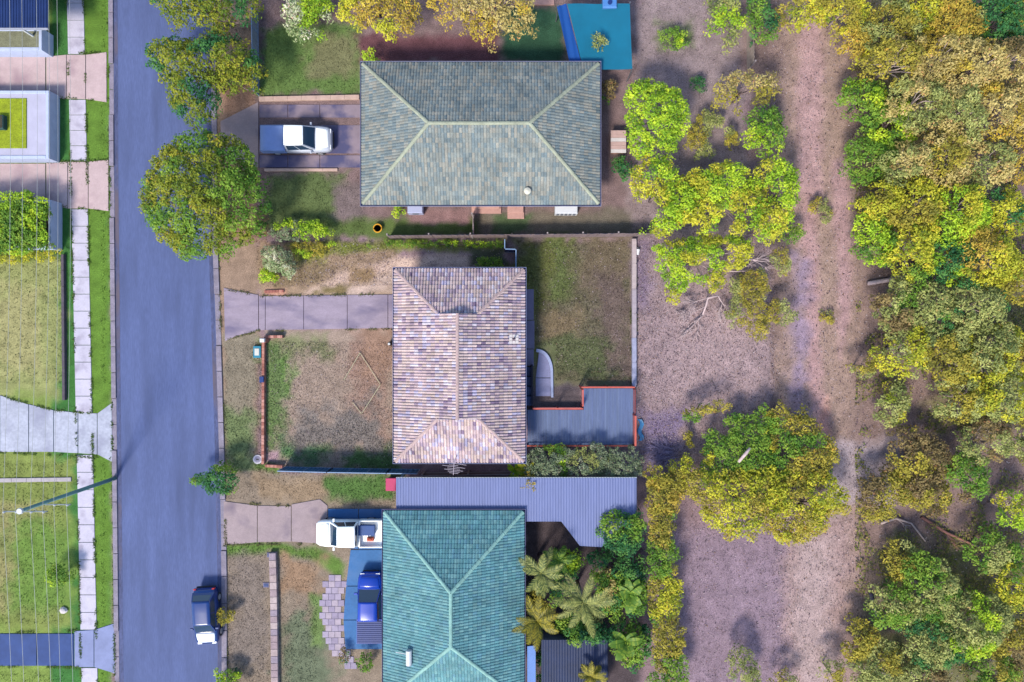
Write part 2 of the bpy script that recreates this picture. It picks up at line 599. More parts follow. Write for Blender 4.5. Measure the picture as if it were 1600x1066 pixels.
# drive of the house in the middle: five slabs and a flared apron
drive([[(350, 450), (372, 455), (404, 461), (404, 517), (372, 524), (352, 533)]], m_conc)
for a, b in ((405, 415), (416, 474.5), (475.5, 542.5), (543.5, 606), (607, 640)):
    pass
drive([[(a, 463 - (a - 405) * 0.012), (b, 463 - (b - 405) * 0.012), (b, 516 - (b - 405) * 0.016), (a, 516 - (a - 405) * 0.016)]
       for a, b in ((405, 414.5), (415.3, 474.5), (475.3, 542.5), (543.3, 606), (606.8, 660))], m_conc, z=0.06)
# upper neighbour's drive
drive([[(345, 190), (404, 160), (404, 262), (345, 240)]], m_conc2)
drive(strip(164, 184, [405, 450, 500, 566, 600]) + strip(196, 240, [405, 450, 500, 566, 600]) + strip(243, 262, [405, 450, 500, 566]), mat('neighbour_drive', S(152, 136, 150), amt=0.16, scale=0.8, detail=0.1, stain=(S(84, 84, 124), 0.5, 0.44, 0.6)), z=0.045)
# lower neighbour's drive
drive([[(350, 783), (402, 790), (402, 847), (350, 852)], [(403, 790), (455, 791), (455, 846), (403, 847)], [(456, 788), (500, 780), (512, 790), (512, 850), (456, 846)]], m_conc2)
drive([[(513, 795), (560, 795), (560, 858), (513, 852)], [(561, 795), (620, 795), (620, 858), (561, 858)], [(548, 859), (620, 859), (620, 915), (541, 915)], [(541, 916), (620, 916), (620, 968), (537, 968)], [(537, 969), (620, 969), (620, 1014), (540, 1014)]], m_bluec)

# grass kept as real blades, leaf litter as real flakes
def scatter_pts(poly, n, z=0.0):
    us = [p[0] for p in poly]
    vs = [p[1] for p in poly]
    u = rng.uniform(min(us), max(us), n)
    v = rng.uniform(min(vs), max(vs), n)
    k = sdist(u, v, poly) < 0
    return u[k], v[k]


def on_hard(u, v):
    """True where a road, drive or house stands"""
    h = np.zeros(u.shape, bool)
    for a, b, c, d in ((165, -400, 352, 1500), (100, -400, 158, 1500), (-400, 84, 172, 158), (-400, 250, 172, 330), (-400, 600, 176, 722), (-400, 975, 180, 1050),
                       (345, 448, 660, 534), (404, 458, 660, 518), (630, 430, 810, 715), (405, 158, 570, 268), (580, 110, 920, 305), (-400, -400, 95, 90), (-400, 130, 98, 250), (-400, 310, 100, 395),
                       (345, 780, 515, 854), (495, 795, 830, 1200), (820, 595, 996, 703), (830, 540, 868, 625), (820, 450, 836, 640), (985, 370, 996, 606), (870, 0, 990, 110)):
        h |= (u > a) & (u < c) & (v > b) & (v < d)
    return h


gverts, gcols = [], []
for poly, n, hh, kb in ((rect(-60, 0, 175, 1080), 26000, 0.10, 1.25), (rect(400, 376, 620, 740), 26000, 0.09, 1.25), (rect(806, 376, 990, 650), 22000, 0.09, 1.25),
                        (rect(346, 0, 570, 380), 12000, 0.09, 1.2), (rect(348, 515, 412, 1080), 9000, 0.09, 1.2), (rect(410, 735, 620, 1080), 12000, 0.09, 1.2), (rect(1000, 0, 1640, 1080), 14000, 0.14, 1.0)):
    u, v = scatter_pts(poly, n)
    k = ~on_hard(u, v)
    u, v = u[k], v[k]
    x, y = (u - 800) / 21.0, (533 - v) / 21.0
    c = ground_colour(u, v) * rng.uniform(0.55, 1.55, (len(u), 1)) * kb * 0.8
    green = (c[:, 1] > c[:, 0] * 0.86)
    if poly[0][0] == 1000:
        c[:, 1] *= 1.15
    a = rng.uniform(0, 2 * np.pi, len(u))
    w = rng.uniform(0.018, 0.045, len(u))
    ln = rng.uniform(0.5, 1.4, len(u)) * hh * np.where(green, 1.15, 0.7)
    ta = rng.uniform(0, 2 * np.pi, len(u))
    tl = ln * rng.uniform(0.5, 1.6, len(u))
    V = np.empty((len(u), 3, 3))
    V[:, 0] = np.stack([x - np.cos(a) * w, y - np.sin(a) * w, np.full(len(u), -0.01)], -1)
    V[:, 1] = np.stack([x + np.cos(a) * w, y + np.sin(a) * w, np.full(len(u), -0.01)], -1)
    V[:, 2] = np.stack([x + np.cos(ta) * tl, y + np.sin(ta) * tl, ln * rng.uniform(0.5, 1.0, len(u)) + 0.01], -1)
    gverts.append(V)
    gcols.append(c)
EDGES = [[(105, -20), (128, 1080)], [(131, -20), (153, 1080)], [(404, 463), (618, 460)], [(404, 517), (618, 514)], [(73, 86), (167, 82)], [(73, 152), (167, 158)], [(73, 254), (170, 250)], [(73, 319), (170, 331)], [(0, 618), (84, 641), (152, 646)], [(0, 707), (176, 716)], [(0, 989), (147, 984)], [(0, 1041), (147, 1043)], [(350, 452), (404, 461)], [(352, 532), (404, 517)], [(350, 784), (455, 791)], [(350, 851), (512, 850)], [(169, 0), (172, 300), (180, 1066)], [(337, 0), (341, 380), (345, 500), (351, 700), (356, 1066)], [(986, 378), (986, 600)], [(994, 378), (994, 600)]]
eu, ev = [], []
for e in EDGES:
    for (u0, v0), (u1, v1) in zip(e[:-1], e[1:]):
        n = int(math.hypot(u1 - u0, v1 - v0) * 3.2)
        t = rng.uniform(0, 1, n)
        k = fbm((u0 + (u1 - u0) * t) * 0.06, (v0 + (v1 - v0) * t) * 0.06, 91, 3) > 0.5
        eu.append((u0 + (u1 - u0) * t + rng.normal(0, 1.0, n))[k])
        ev.append((v0 + (v1 - v0) * t + rng.normal(0, 1.0, n))[k])
u, v = np.concatenate(eu), np.concatenate(ev)
x, y = (u - 800) / 21.0, (533 - v) / 21.0
n = len(u)
a = rng.uniform(0, 2 * np.pi, n)
w = rng.uniform(0.02, 0.05, n)
ta, tl = rng.uniform(0, 2 * np.pi, n), rng.uniform(0.04, 0.16, n)
V = np.empty((n, 3, 3))
V[:, 0] = np.stack([x - np.cos(a) * w, y - np.sin(a) * w, np.full(n, 0.05)], -1)
V[:, 1] = np.stack([x + np.cos(a) * w, y + np.sin(a) * w, np.full(n, 0.05)], -1)
V[:, 2] = np.stack([x + np.cos(ta) * tl, y + np.sin(ta) * tl, rng.uniform(0.07, 0.15, n)], -1)
gverts.append(V)
gcols.append(np.where((u < 190)[:, None], np.array(S(96, 122, 56)), np.array(S(116, 118, 78))) * rng.uniform(0.6, 1.5, (n, 1)))
soup('grass', np.concatenate(gverts), mat('grass_blades', attr='tint', rough=0.8, amt=0, spec=0.15, transl=0.25), np.concatenate(gcols), 3, None, 'stuff')

lv, lc = [], []
PALE = np.array([S(196, 178, 180), S(170, 150, 158), S(206, 194, 200), S(96, 76, 88), S(64, 50, 66), S(150, 118, 96), S(118, 96, 112)])
for poly, n in ((rect(994, 376, 1210, 742), 20000), (rect(1205, -60, 1660, 1120), 26000), (rect(990, 0, 1205, 376), 5000), (rect(1060, 742, 1240, 1080), 5000), (rect(410, 515, 620, 735), 1500), (rect(820, 376, 988, 606), 1300), (rect(410, 380, 800, 462), 3500)):
    u, v = scatter_pts(poly, n)
    k = ~on_hard(u, v)
    u, v = u[k], v[k]
    x, y = (u - 800) / 21.0, (533 - v) / 21.0
    n_ = len(u)
    a = rng.uniform(0, 2 * np.pi, n_)
    ln = rng.uniform(0.02, 0.065, n_) * (1.3 if poly[0][0] > 1200 else 1.0)
    wd = ln * rng.uniform(0.18, 0.5, n_)
    z = rng.uniform(0.015, 0.07, n_) + np.where(u > 1000, 0.02, 0)
    ti = rng.uniform(-0.4, 0.4, (n_, 2))
    dx, dy = np.cos(a), np.sin(a)
    V = np.empty((n_, 4, 3))
    for i, (p, q_) in enumerate(((1, 0), (0, 1), (-1, 0), (0, -1))):
        V[:, i, 0] = x + dx * ln * p - dy * wd * q_
        V[:, i, 1] = y + dy * ln * p + dx * wd * q_
        V[:, i, 2] = z + ti[:, 0] * ln * p + ti[:, 1] * wd * q_
    lv.append(V)
    lc.append(PALE[rng.choice(len(PALE), n_, p=[.14, .24, .04, .18, .12, .14, .14])] * rng.uniform(0.75, 1.2, (n_, 1)))
soup('leaf_litter', np.concatenate(lv), mat('dry_leaves', attr='tint', rough=0.9, amt=0, spec=0.1), np.concatenate(lc), 4, None, 'stuff')

u, v = rng.uniform(1335, 1660, 60000), rng.uniform(-40, 1110, 60000)
k = fbm(u / 21 * 0.55, v / 21 * 0.55, 131, 4) > 0.50 + 0.05 * (u < 1370)
u, v = u[k], v[k]
x, y = (u - 800) / 21.0, (533 - v) / 21.0
n = len(u)
hgt = np.clip(fbm(x * 0.9, y * 0.9, 141, 3) - 0.3, 0.02, 1) * 1.3 * rng.uniform(0.1, 1, n)
a, ln = rng.uniform(0, 2 * np.pi, n), rng.uniform(0.05, 0.12, n)
wd = ln * rng.uniform(0.35, 0.6, n)
ti = rng.uniform(-0.5, 0.5, (n, 2))
V = np.empty((n, 4, 3))
for i, (p, q_) in enumerate(((1, 0), (0, 1), (-1, 0), (0, -1))):
    V[:, i, 0] = x + np.cos(a) * ln * p - np.sin(a) * wd * q_
    V[:, i, 1] = y + np.sin(a) * ln * p + np.cos(a) * wd * q_
    V[:, i, 2] = hgt + 0.05 + ti[:, 0] * ln * p + ti[:, 1] * wd * q_
UG = np.array([S(150, 146, 78), S(124, 130, 62), S(98, 112, 58), S(150, 130, 90), S(120, 104, 80)]) * 1.3
soup('undergrowth', V, mat('undergrowth_leaves', attr='tint', rough=0.8, amt=0, spec=0.15, transl=0.25), UG[rng.choice(5, n, p=[.28, .28, .2, .14, .1])] * rng.uniform(0.7, 1.2, (n, 1)), 4, None, 'stuff')

# ------------------------------------------------------------------ houses
TILE_W, TILE_E, TILE_L = 0.205, 0.325, 0.37
KT = 8


ROLL = [(0.0, 0.0), (0.050, 0.0), (0.060, 0.050), (0.092, 0.072), (0.150, 0.074), (0.192, 0.052)]


def tile_profile(w=TILE_W, k=1.0):
    """a narrow pan and one bold roll"""
    return [(x, h * k) for x, h in ROLL] + [(w, 0.0)]


def tile_mesh(tint, m):
    mb = MB()
    pr = tile_profile()
    n = len(pr)
    v = [(x, 0, h + 0.030) for x, h in pr] + [(x, TILE_L, h + 0.006) for x, h in pr] + [(x, 0, h + 0.008) for x, h in pr]
    f = [(k, k + 1, n + k + 1, n + k) for k in range(n - 1)] + [(2 * n + k, 2 * n + k + 1, k + 1, k) for k in range(n - 1)]
    mb.add(v, f, tint)
    return mb.mesh('roof_tile', m)


def tiled_roof(house, name_mat, x0, x1, y0, y1, ze, pitch, palette, weights, gablet=None, ridge_axis='y', single=0, cap_col=None, gutter_mat=None, seed=1):
    """hip roof (or, with gablet, a Dutch gable) over the eaves rectangle; tiles, ridge caps and gutters are real pieces"""
    r = random.Random(seed)
    hx, hy, hz = root_loc(house)
    t = math.tan(pitch)
    mdeck = mat(name_mat + '_underlay', tuple(c * 0.35 for c in palette[0]), amt=0.1)
    mt = mat(name_mat, attr='tint', rough=0.75, amt=0.2, scale=0.7, detail=0.2, dscale=11, bump=0.15, bscale=50, spec=0.25)
    W, Ly = x1 - x0, y1 - y0
    half = min(W, Ly) / 2
    g = gablet if gablet else half
    cx, cy = (x0 + x1) / 2, (y0 + y1) / 2
    # slopes: origin, along eave, inward, eave length, depth, long slope?
    sl = [((x0, y0), (1, 0), (0, 1), W), ((x1, y0), (0, 1), (-1, 0), Ly), ((x1, y1), (-1, 0), (0, -1), W), ((x0, y1), (0, -1), (1, 0), Ly)]
    deck = MB()
    slopes = []
    for O, A, B, L in sl:
        longs = (A[0] == 0) if ridge_axis == 'y' else (A[1] == 0)
        depth = half if longs else g

        def lo(b, longs=longs):
            return min(b, g) if longs else b
        slopes.append((O, A, B, L, depth, lo))
        bs = [0, g, half] if (longs and g < half) else [0, depth]

        def pt(a, b, dz=0.0, O=O, A=A, B=B):
            return (O[0] + A[0] * a + B[0] * b, O[1] + A[1] * a + B[1] * b, ze + b * t + dz)
        left = [pt(lo(b), b, -0.012) for b in bs]
        right = [pt(L - lo(b), b, -0.012) for b in bs[::-1]]
        pts = []
        for p in left + right:
            if not pts or (Vector(p) - Vector(pts[-1])).length > 1e-4:
                pts.append(p)
        if (Vector(pts[0]) - Vector(pts[-1])).length < 1e-4:
            pts.pop()
        # order: left edge goes up, right edge comes down
        o = len(deck.v)
        deck.v += pts
        deck.f.append(tuple(range(o + len(pts) - 1, o - 1, -1)))
    roof = deck.obj('roof', mdeck, house)
    if gablet:   # the two small gable walls over the end slopes
        mg = mat('gable_board', S(206, 196, 204), amt=0.12)
        mf = mat('lead_flashing', S(176, 176, 204), rough=0.5, amt=0.15)
        for yy, sgn in ((y0 + g, -1), (y1 - g, 1)):
            zb, zt = ze + g * t, ze + half * t
            a = [(x0 + g + 0.1, yy - sgn * 0.10, zb - 0.02), (x1 - g - 0.1, yy - sgn * 0.10, zb - 0.02), (cx, yy - sgn * 0.10, zt - 0.08)]
            b = [(p[0], p[1] - sgn * 0.05, p[2]) for p in a]
            MB().add(a + b, [(0, 1, 2), (5, 4, 3), (0, 3, 4, 1), (1, 4, 5, 2), (2, 5, 3, 0)]).obj('gable', mg, roof)
            ya, yb = sorted((yy - sgn * 0.16, yy + sgn * 0.06))
            MB().box(x0 + g + 0.05, ya, ze + g * t + 0.012, x1 - g - 0.05, yb, ze + g * t + 0.065).obj('flashing', mf, roof)
    ntile, cand = 0, []
    joined = MB()
    ct, st = math.cos(pitch), math.sin(pitch)
    pr = tile_profile(k=1.0 if single else 0.5)
    n = len(pr)
    for O, A, B, L, depth, lo in slopes:
        smax = depth / ct
        Av, Sv = Vector((A[0], A[1], 0)), Vector((B[0] * ct, B[1] * ct, st))
        Nv = Av.cross(Sv)
        base = Vector((O[0], O[1], ze))
        j = 0
        s0 = -0.04
        while s0 < smax - 0.05:
            s1 = min(s0 + TILE_L, smax)
            bm = max(0, s0 * ct)
            bn = max(0, s1 * ct)
            amin, amax = lo(bm), L - lo(bm)
            off = 0.0
            i0 = int(math.floor((amin - off) / TILE_W))
            i1 = int(math.ceil((amax - off) / TILE_W))
            for i in range(i0, i1):
                a0 = off + i * TILE_W
                a1 = a0 + TILE_W
                l0, h0, l1, h1 = lo(bm), L - lo(bm), lo(bn), L - lo(bn)
                c = palette[r.choices(range(len(palette)), weights)[0]]
                k = r.uniform(0.88, 1.12)
                c = tuple(min(0.8, x * k) for x in c)
                whole = a0 >= l0 and a1 <= h0 and a0 >= l1 and a1 <= h1 and s1 - s0 > TILE_L - 0.01
                if whole and single:
                    cand.append((round(ze + bm * t, 3), r.random(), base + Av * a0 + Sv * s0, Av, Sv, Nv, c))
                    continue
                if a1 <= l0 + 0.02 or a0 >= h0 - 0.02:
                    continue
                vv = []
                for (ss, zo, lo_, hi_) in ((s0, 0.030, l0, h0), (s1, 0.006, l1, h1), (s0, 0.008, l0, h0)):
                    for x, h in pr:
                        a = min(max(a0 + x, min(lo_, L / 2)), max(hi_, L / 2))
                        q_ = base + Av * a + Sv * ss + Nv * (h + zo)
                        vv.append(tuple(q_))
                joined.add(vv, [(q2, q2 + 1, n + q2 + 1, n + q2) for q2 in range(n - 1)] + [(2 * n + q2, 2 * n + q2 + 1, q2 + 1, q2) for q2 in range(n - 1)], c)
            s0 += TILE_E
            j += 1
    cand.sort(key=lambda e: (-e[0], e[1]))
    meshes = {}
    for idx, (z, _, p, Av, Sv, Nv, c) in enumerate(cand):
        if idx < single:
            key = tuple(round(x * 16) for x in c)
            if key not in meshes:
                meshes[key] = tile_mesh(c, mt)
            o = bpy.data.objects.new('roof_tile', meshes[key])
            col.objects.link(o)
            o.parent = roof
            M = Matrix((Av, Sv, Nv)).transposed().to_4x4()
            tl = r.uniform(-0.006, 0.006)
            M.translation = p - Vector((hx, hy, hz)) + Nv * tl
            o.matrix_local = M
        else:
            vv = []
            for (ss, zo) in ((0, 0.030), (TILE_L, 0.006), (0, 0.008)):
                vv += [tuple(p + Av * x + Sv * ss + Nv * (h + zo)) for x, h in pr]
            joined.add(vv, [(q2, q2 + 1, n + q2 + 1, n + q2) for q2 in range(n - 1)] + [(2 * n + q2, 2 * n + q2 + 1, q2 + 1, q2) for q2 in range(n - 1)], c)
    joined.obj('roof_tiling', mt, roof, kind='stuff')
    # ridge and hip caps, laid one by one
    mc = mat(name_mat + '_cap', cap_col, rough=0.75, amt=0.2, scale=1.5, detail=0.15, dscale=14)
    cl, cr = 0.44, 0.135
    cm = MB()
    K = 8
    vv = []
    for (yy, rr) in ((-0.02, cr), (cl, cr * 0.86)):
        for k in range(K + 1):
            w = math.pi * (k / K) * 1.1 - 0.05 * math.pi
            vv.append((rr * math.cos(w), yy, rr * math.sin(w) * 0.75))
    cm.add(vv, [(k, k + 1, K + 2 + k, K + 1 + k)[::-1] for k in range(K)] + [tuple(range(K + 1))])
    cap = cm.mesh('ridge_cap', mc)
    lines = []
    zr = ze + half * t
    if ridge_axis == 'y':
        e0, e1 = y0 + g, y1 - g
        lines.append(((cx, e0, zr), (cx, e1, zr)))
    else:
        lines.append(((x0 + g, cy, zr), (x1 - g, cy, zr)))
    for (ex, ey, sx, sy) in ((x0, y0, 1, 1), (x1, y0, -1, 1), (x1, y1, -1, -1), (x0, y1, 1, -1)):
        lines.append(((ex + sx * 0.05, ey + sy * 0.05, ze + 0.05 * t), (ex + sx * g, ey + sy * g, ze + g * t)))
    for a, b in lines:
        a, b = Vector(a), Vector(b)
        d = (b - a).normalized()
        m_ = int((b - a).length / 0.40)
        sd = d.cross(Vector((0, 0, 1))).normalized()
        up = sd.cross(d)
        for k in range(m_ + 1):
            o = bpy.data.objects.new('ridge_cap', cap)
            col.objects.link(o)
            o.parent = roof
            M = Matrix((sd, d, up)).transposed().to_4x4()
            dd = min(k * 0.40, (b - a).length - cl)
            M.translation = a + d * dd + up * (0.0 + 0.004 * (k % 2)) - Vector((hx, hy, hz)) + sd * r.uniform(-0.008, 0.008)
            o.matrix_local = M
    # gutters and fascia
    gm = MB()
    w, zt = 0.15, ze + 0.01
    for (xa, ya, xb, yb) in ((x0 - w, y0 - w, x1 + w, y0 - w + 0.025), (x0 - w, y1 + w - 0.025, x1 + w, y1 + w), (x0 - w, y0 - w + 0.025, x0 - w + 0.025, y1 + w - 0.025), (x1 + w - 0.025, y0 - w + 0.025, x1 + w, y1 + w - 0.025)):
        gm.box(xa, ya, zt - 0.12, xb, yb, zt)
    gm.obj('gutter', gutter_mat, house)
    gi = MB()
    for (xa, ya, xb, yb) in ((x0 - w + 0.025, y0 - w + 0.025, x1 + w - 0.025, y0), (x0 - w + 0.025, y1, x1 + w - 0.025, y1 + w - 0.025), (x0 - w + 0.025, y0, x0, y1), (x1, y0, x1 + w - 0.025, y1)):
        gi.box(xa, ya, zt - 0.115, xb, yb, zt - 0.09)
    gi.obj('gutter_channel', mat('gutter_inside', S(40, 52, 104), amt=0.3, scale=2), house)
    return roof


m_brick_wall = None


def house_walls(house, x0, x1, y0, y1, ze, wall_mat, frame_mat, door_side='x0'):
    """four walls under the eaves with windows and a door"""
    i, th = 0.6, 0.2
    a0, a1, b0, b1 = x0 + i, x1 - i, y0 + i, y1 - i
    zt = ze - 0.10
    for (p, q_, r_, s_) in ((a0, b0, a1, b0 + th), (a0, b1 - th, a1, b1), (a0, b0 + th, a0 + th, b1 - th), (a1 - th, b0 + th, a1, b1 - th)):
        MB().box(p, q_, -0.1, r_, s_, zt).obj('wall', wall_mat, house)
    MB().box(x0, y0, zt + 0.004, x1, y1, zt + 0.03).obj('eaves_lining', mat('eaves_lining', S(200, 200, 205), amt=0.05), house)
    glass = mat('window_glass', (0.03, 0.04, 0.06), rough=0.08, amt=0, spec=0.6)

    def window(side, c, w, z0, z1):
        for part, dd, m, ins in (('window', 0.03, frame_mat, 0), ('pane', 0.036, glass, 0.06)):
            mb = MB()
            ca, cb, za, zb = c - w / 2 + ins, c + w / 2 - ins, z0 + ins, z1 - ins
            if side == 'x0':
                mb.box(a0 - dd, ca, za, a0 - 0.003, cb, zb)
            elif side == 'x1':
                mb.box(a1 + 0.003, ca, za, a1 + dd, cb, zb)
            elif side == 'y0':
                mb.box(ca, b0 - dd, za, cb, b0 - 0.003, zb)
            else:
                mb.box(ca, b1 + 0.003, za, cb, b1 + dd, zb)
            if part == 'window':
                fr = mb.obj('window', m, house)
            else:
                mb.obj('pane', m, fr)
    for s_ in ('x0', 'x1'):
        for k in (0.22, 0.75):
            window(s_, b0 + (b1 - b0) * k, 1.8, 1.0, 2.1)
    for s_ in ('y0', 'y1'):
        for k in (0.25, 0.72):
            window(s_, a0 + (a1 - a0) * k, 1.6, 1.0, 2.1)
    cm = b0 + (b1 - b0) * 0.5
    mb = MB()
    if door_side == 'x0':
        mb.box(a0 - 0.04, cm - 0.45, 0, a0 - 0.004, cm + 0.45, 2.05)
        hb = (a0 - 0.09, cm + 0.32, 0.98, a0 - 0.042, cm + 0.36, 1.08)
    else:
        mb.box(a1 + 0.004, cm - 0.45, 0, a1 + 0.04, cm + 0.45, 2.05)
        hb = (a1 + 0.042, cm + 0.32, 0.98, a1 + 0.09, cm + 0.36, 1.08)
    d = mb.obj('door', mat('door_paint', S(120, 100, 96), amt=0.1), house)
    MB().box(*hb).obj('handle', mat('brass', S(170, 150, 100), rough=0.35, metal=0.8, amt=0.05), d)


m_gut = mat('gutter_paint', S(138, 146, 192), rough=0.5, amt=0.12)
m_frame = mat('window_frame', S(210, 210, 215), amt=0.05)
m_brick = mat('house_brick', S(150, 110, 96), amt=0.25, scale=5, detail=0.2, dscale=20)

# the house in the middle
hx0, hy1 = P2(617, 421, 3.0)
hx1, hy0 = P2(819, 721.5, 3.0)
house = thing('house', 'brick house under mottled cream and purple tiled roof in the middle lot, tile by tile', 'house', ((hx0 + hx1) / 2, (hy0 + hy1) / 2, 0))
house['label'] = 'house under a mottled cream, mauve and grey tiled roof, beside the long blue-grey deck'
PAL = [S(214, 192, 190), S(202, 178, 182), S(188, 166, 178), S(214, 204, 216), S(186, 178, 206), S(166, 146, 166), S(134, 114, 142), S(206, 184, 178)]
WTS = [24, 20, 16, 9, 9, 8, 3, 10]
tiled_roof(house, 'cream_tile', hx0, hx1, hy0, hy1, 3.0, R(22), PAL, WTS, gablet=3.15, single=300, cap_col=S(192, 166, 164), gutter_mat=m_gut)
house_walls(house, hx0, hx1, hy0, hy1, 3.0, m_brick, m_frame)
# vent pipe with a pale flashing on the right-hand slope
vx, vy, _ = P(803, 530, 3.9)
vz = 3.0 + (hx1 - vx) * math.tan(R(22))
MB().tube([(vx, vy, vz - 0.1), (vx, vy, vz + 0.45)], 0.055, 10).obj('vent_pipe', mat('dark_pipe', S(40, 36, 52), amt=0.1), house)
fl = MB()
for q_ in range(3):
    for w_ in range(3):
        if (q_, w_) != (1, 1):
            xx, yy = vx - 0.32 + 0.22 * q_, vy - 0.32 + 0.22 * w_
            fl.add([(xx, yy, 3.06 + (hx1 - xx) * 0.404 + 0.05), (xx + 0.2, yy, 3.06 + (hx1 - xx - 0.2) * 0.404 + 0.05), (xx + 0.2, yy + 0.2, 3.06 + (hx1 - xx - 0.2) * 0.404 + 0.055 + 0.01 * ((q_ + w_) % 2)), (xx, yy + 0.2, 3.06 + (hx1 - xx) * 0.404 + 0.055)], [(0, 1, 2, 3)])
fl.obj('vent_flashing', mat('white_flashing', S(236, 226, 224), amt=0.1), house)
# downpipe and meter box on the drive side keep the wall from being bare
MB().tube([(hx0 + 0.52, hy1 - 0.75, 0), (hx0 + 0.52, hy1 - 0.75, 2.85)], 0.045, 8).obj('downpipe', m_gut, house)

# upper neighbour
ux0, uy1 = P2(566, 99, 2.8)
ux1, uy0 = P2(936, 319, 2.8)
hn = thing('house', 'house with a grey-green hipped tile roof beside the drive with the pale ute', 'house', ((ux0 + ux1) / 2, (uy0 + uy1) / 2, 0))
PALG = [S(144, 150, 146), S(134, 144, 144), S(124, 138, 142), S(154, 154, 146), S(116, 132, 138)]
tiled_roof(hn, 'grey_green_tile', ux0, ux1, uy0, uy1, 2.8, R(25), PALG, [4, 4, 3, 3, 1.5], ridge_axis='x', cap_col=S(166, 172, 152), gutter_mat=mat('gutter_grey', S(140, 146, 180), amt=0.1), seed=5)
house_walls(hn, ux0, ux1, uy0, uy1, 2.8, mat('rendered_wall_pink', S(186, 160, 156), amt=0.1, scale=2), m_frame)
x, y, _ = P(824, 300, 3.2)
z = 2.8 + (y - uy0) * math.tan(R(25))
MB().tube([(x, y, z), (x, y, z + 0.3)], 0.14, 12).obj('roof_vent', mat('cream_metal', S(226, 222, 204), rough=0.5, amt=0.08), hn)
MB().tube([(x, y, z + 0.3), (x, y, z + 0.38), (x, y, z + 0.46)], [0.24, 0.24, 0.06], 14).obj('roof_vent', mat('cream_metal'), hn)

# lower neighbour
lx0, ly1 = P2(600, 799, 2.8)
lx1, _q = P2(818, 799, 2.8)
ly0 = ly1 - 13.4
hl = thing('house', 'house with a teal hipped tile roof, cut by the bottom edge, beside the blue vehicle', 'house', ((lx0 + lx1) / 2, (ly0 + ly1) / 2, 0))
PALT = [S(98, 152, 160), S(108, 158, 166), S(92, 146, 156), S(116, 164, 168), S(98, 148, 164)]
tiled_roof(hl, 'teal_tile', lx0, lx1, ly0, ly1, 2.8, R(25), PALT, [4, 4, 3, 2, 2], cap_col=S(140, 186, 180), gutter_mat=mat('gutter_purple', S(110, 112, 150), amt=0.1), seed=9)
house_walls(hl, lx0, lx1, ly0, ly1, 2.8, mat('rendered_wall_grey', S(168, 164, 176), amt=0.1, scale=2), m_frame)
x, y, _ = P(641, 1022, 3.5)
z = 2.8 + (x - lx0) * math.tan(R(25))
m_wm = mat('white_metal', S(226, 230, 236), rough=0.45, amt=0.06)
hw = thing('solar_water_tank', 'white water heater tank on the left slope of the teal roof', 'water heater', (x, y, z))
MB().tube([(x - 0.02, y - 0.55, z + 0.24), (x - 0.02, y + 0.45, z + 0.24)], 0.21, 14).obj('tank', m_wm, hw, smooth=False)
mb = MB()
for dy in (-0.4, 0.3):
    mb.box(x - 0.2, y + dy, z - 0.06, x + 0.18, y + dy + 0.05, z + 0.06)
mb.obj('cradle', mat('galvanised', S(150, 154, 165), rough=0.4, metal=0.6, amt=0.1), hw)
MB().tube([(x - 0.25, y + 0.1, z + 0.02), (x - 1.0, y + 0.12, z - 0.22)], 0.03, 6).obj('pipe', m_wm, hw)

# long verandah roof along the right side of the lower neighbour
mb = MB()
vx0, vy0 = P2(821, 1010, 2.6)
ve = thing('side_awning', 'pale blue metal strip awning along the right side of the teal roof', 'awning', (vx0 + 0.4, vy0 - 3.5, 0))
mb.add([(vx0 + 0.13, vy0, 2.62), (vx0 + 0.72, vy0, 2.5), (vx0 + 0.72, vy0 - 4.4, 2.5), (vx0 + 0.13, vy0 - 4.4, 2.62), (vx0 + 0.13, vy0, 2.58), (vx0 + 0.72, vy0, 2.46), (vx0 + 0.72, vy0 - 4.4, 2.46), (vx0 + 0.13, vy0 - 4.4, 2.58)],
       [(3, 2, 1, 0), (4, 5, 6, 7), (0, 1, 5, 4), (1, 2, 6, 5), (2, 3, 7, 6), (3, 0, 4, 7)])
mb.obj('awning_sheet', mat('pale_blue_sheet', S(122, 158, 224), rough=0.5, amt=0.06), ve)
for k in (0.05, 4.3):
    MB().tube([(vx0 + 0.66, vy0 - k, 0), (vx0 + 0.66, vy0 - k, 2.46)], 0.04, 8).obj('post', m_wm, ve)


# ---- metal sheet roofs
def sheet_roof(parent, u0, u1, top, bot, z, m, wpx=17.0, ridges=4, slope=0.0, name='roof_sheet', hrib=0.022):
    """sheets side by side, each a corrugated strip running down the picture"""
    u = u0
    while u < u1 - 1:
        w = min(wpx, u1 - u)
        K = ridges * 4
        mb = MB()
        vv = []
        for k in range(K + 1):
            uu = u + w * k / K
            h = hrib * (1 if k % 4 in (1, 2) else 0)
            for vt in (top(uu), bot(uu)):
                x_, y_ = P2(uu, vt, z)
                vv.append((x_, y_, z + h + slope * (vt - 750) / 21))
        nn = len(vv)
        vv += [(a, b, c - 0.012) for a, b, c in vv]
        ff = [(2 * k + 1, 2 * k + 3, 2 * k + 2, 2 * k) for k in range(K)] + [(nn + 2 * k, nn + 2 * k + 2, nn + 2 * k + 3, nn + 2 * k + 1) for k in range(K)]
        ff += [(2 * k, 2 * k + 2, nn + 2 * k + 2, nn + 2 * k) for k in range(K)] + [(nn + 2 * k + 1, nn + 2 * k + 3, 2 * k + 3, 2 * k + 1) for k in range(K)]
        mb.add(vv, ff)
        mb.obj(name, m, parent)
        u += wpx


cpx, cpy, _ = P(800, 772, 0)
cp = thing('carport', 'blue-grey corrugated carport roof along the upper edge of the teal house', 'carport', (cpx, cpy, 0))


def interp(pts):
    def f(x):
        for (a, b), (c, d) in zip(pts[:-1], pts[1:]):
            if x <= c:
                return b + (d - b) * max(0, (x - a)) / max(1e-6, c - a)
        return pts[-1][1]
    return f


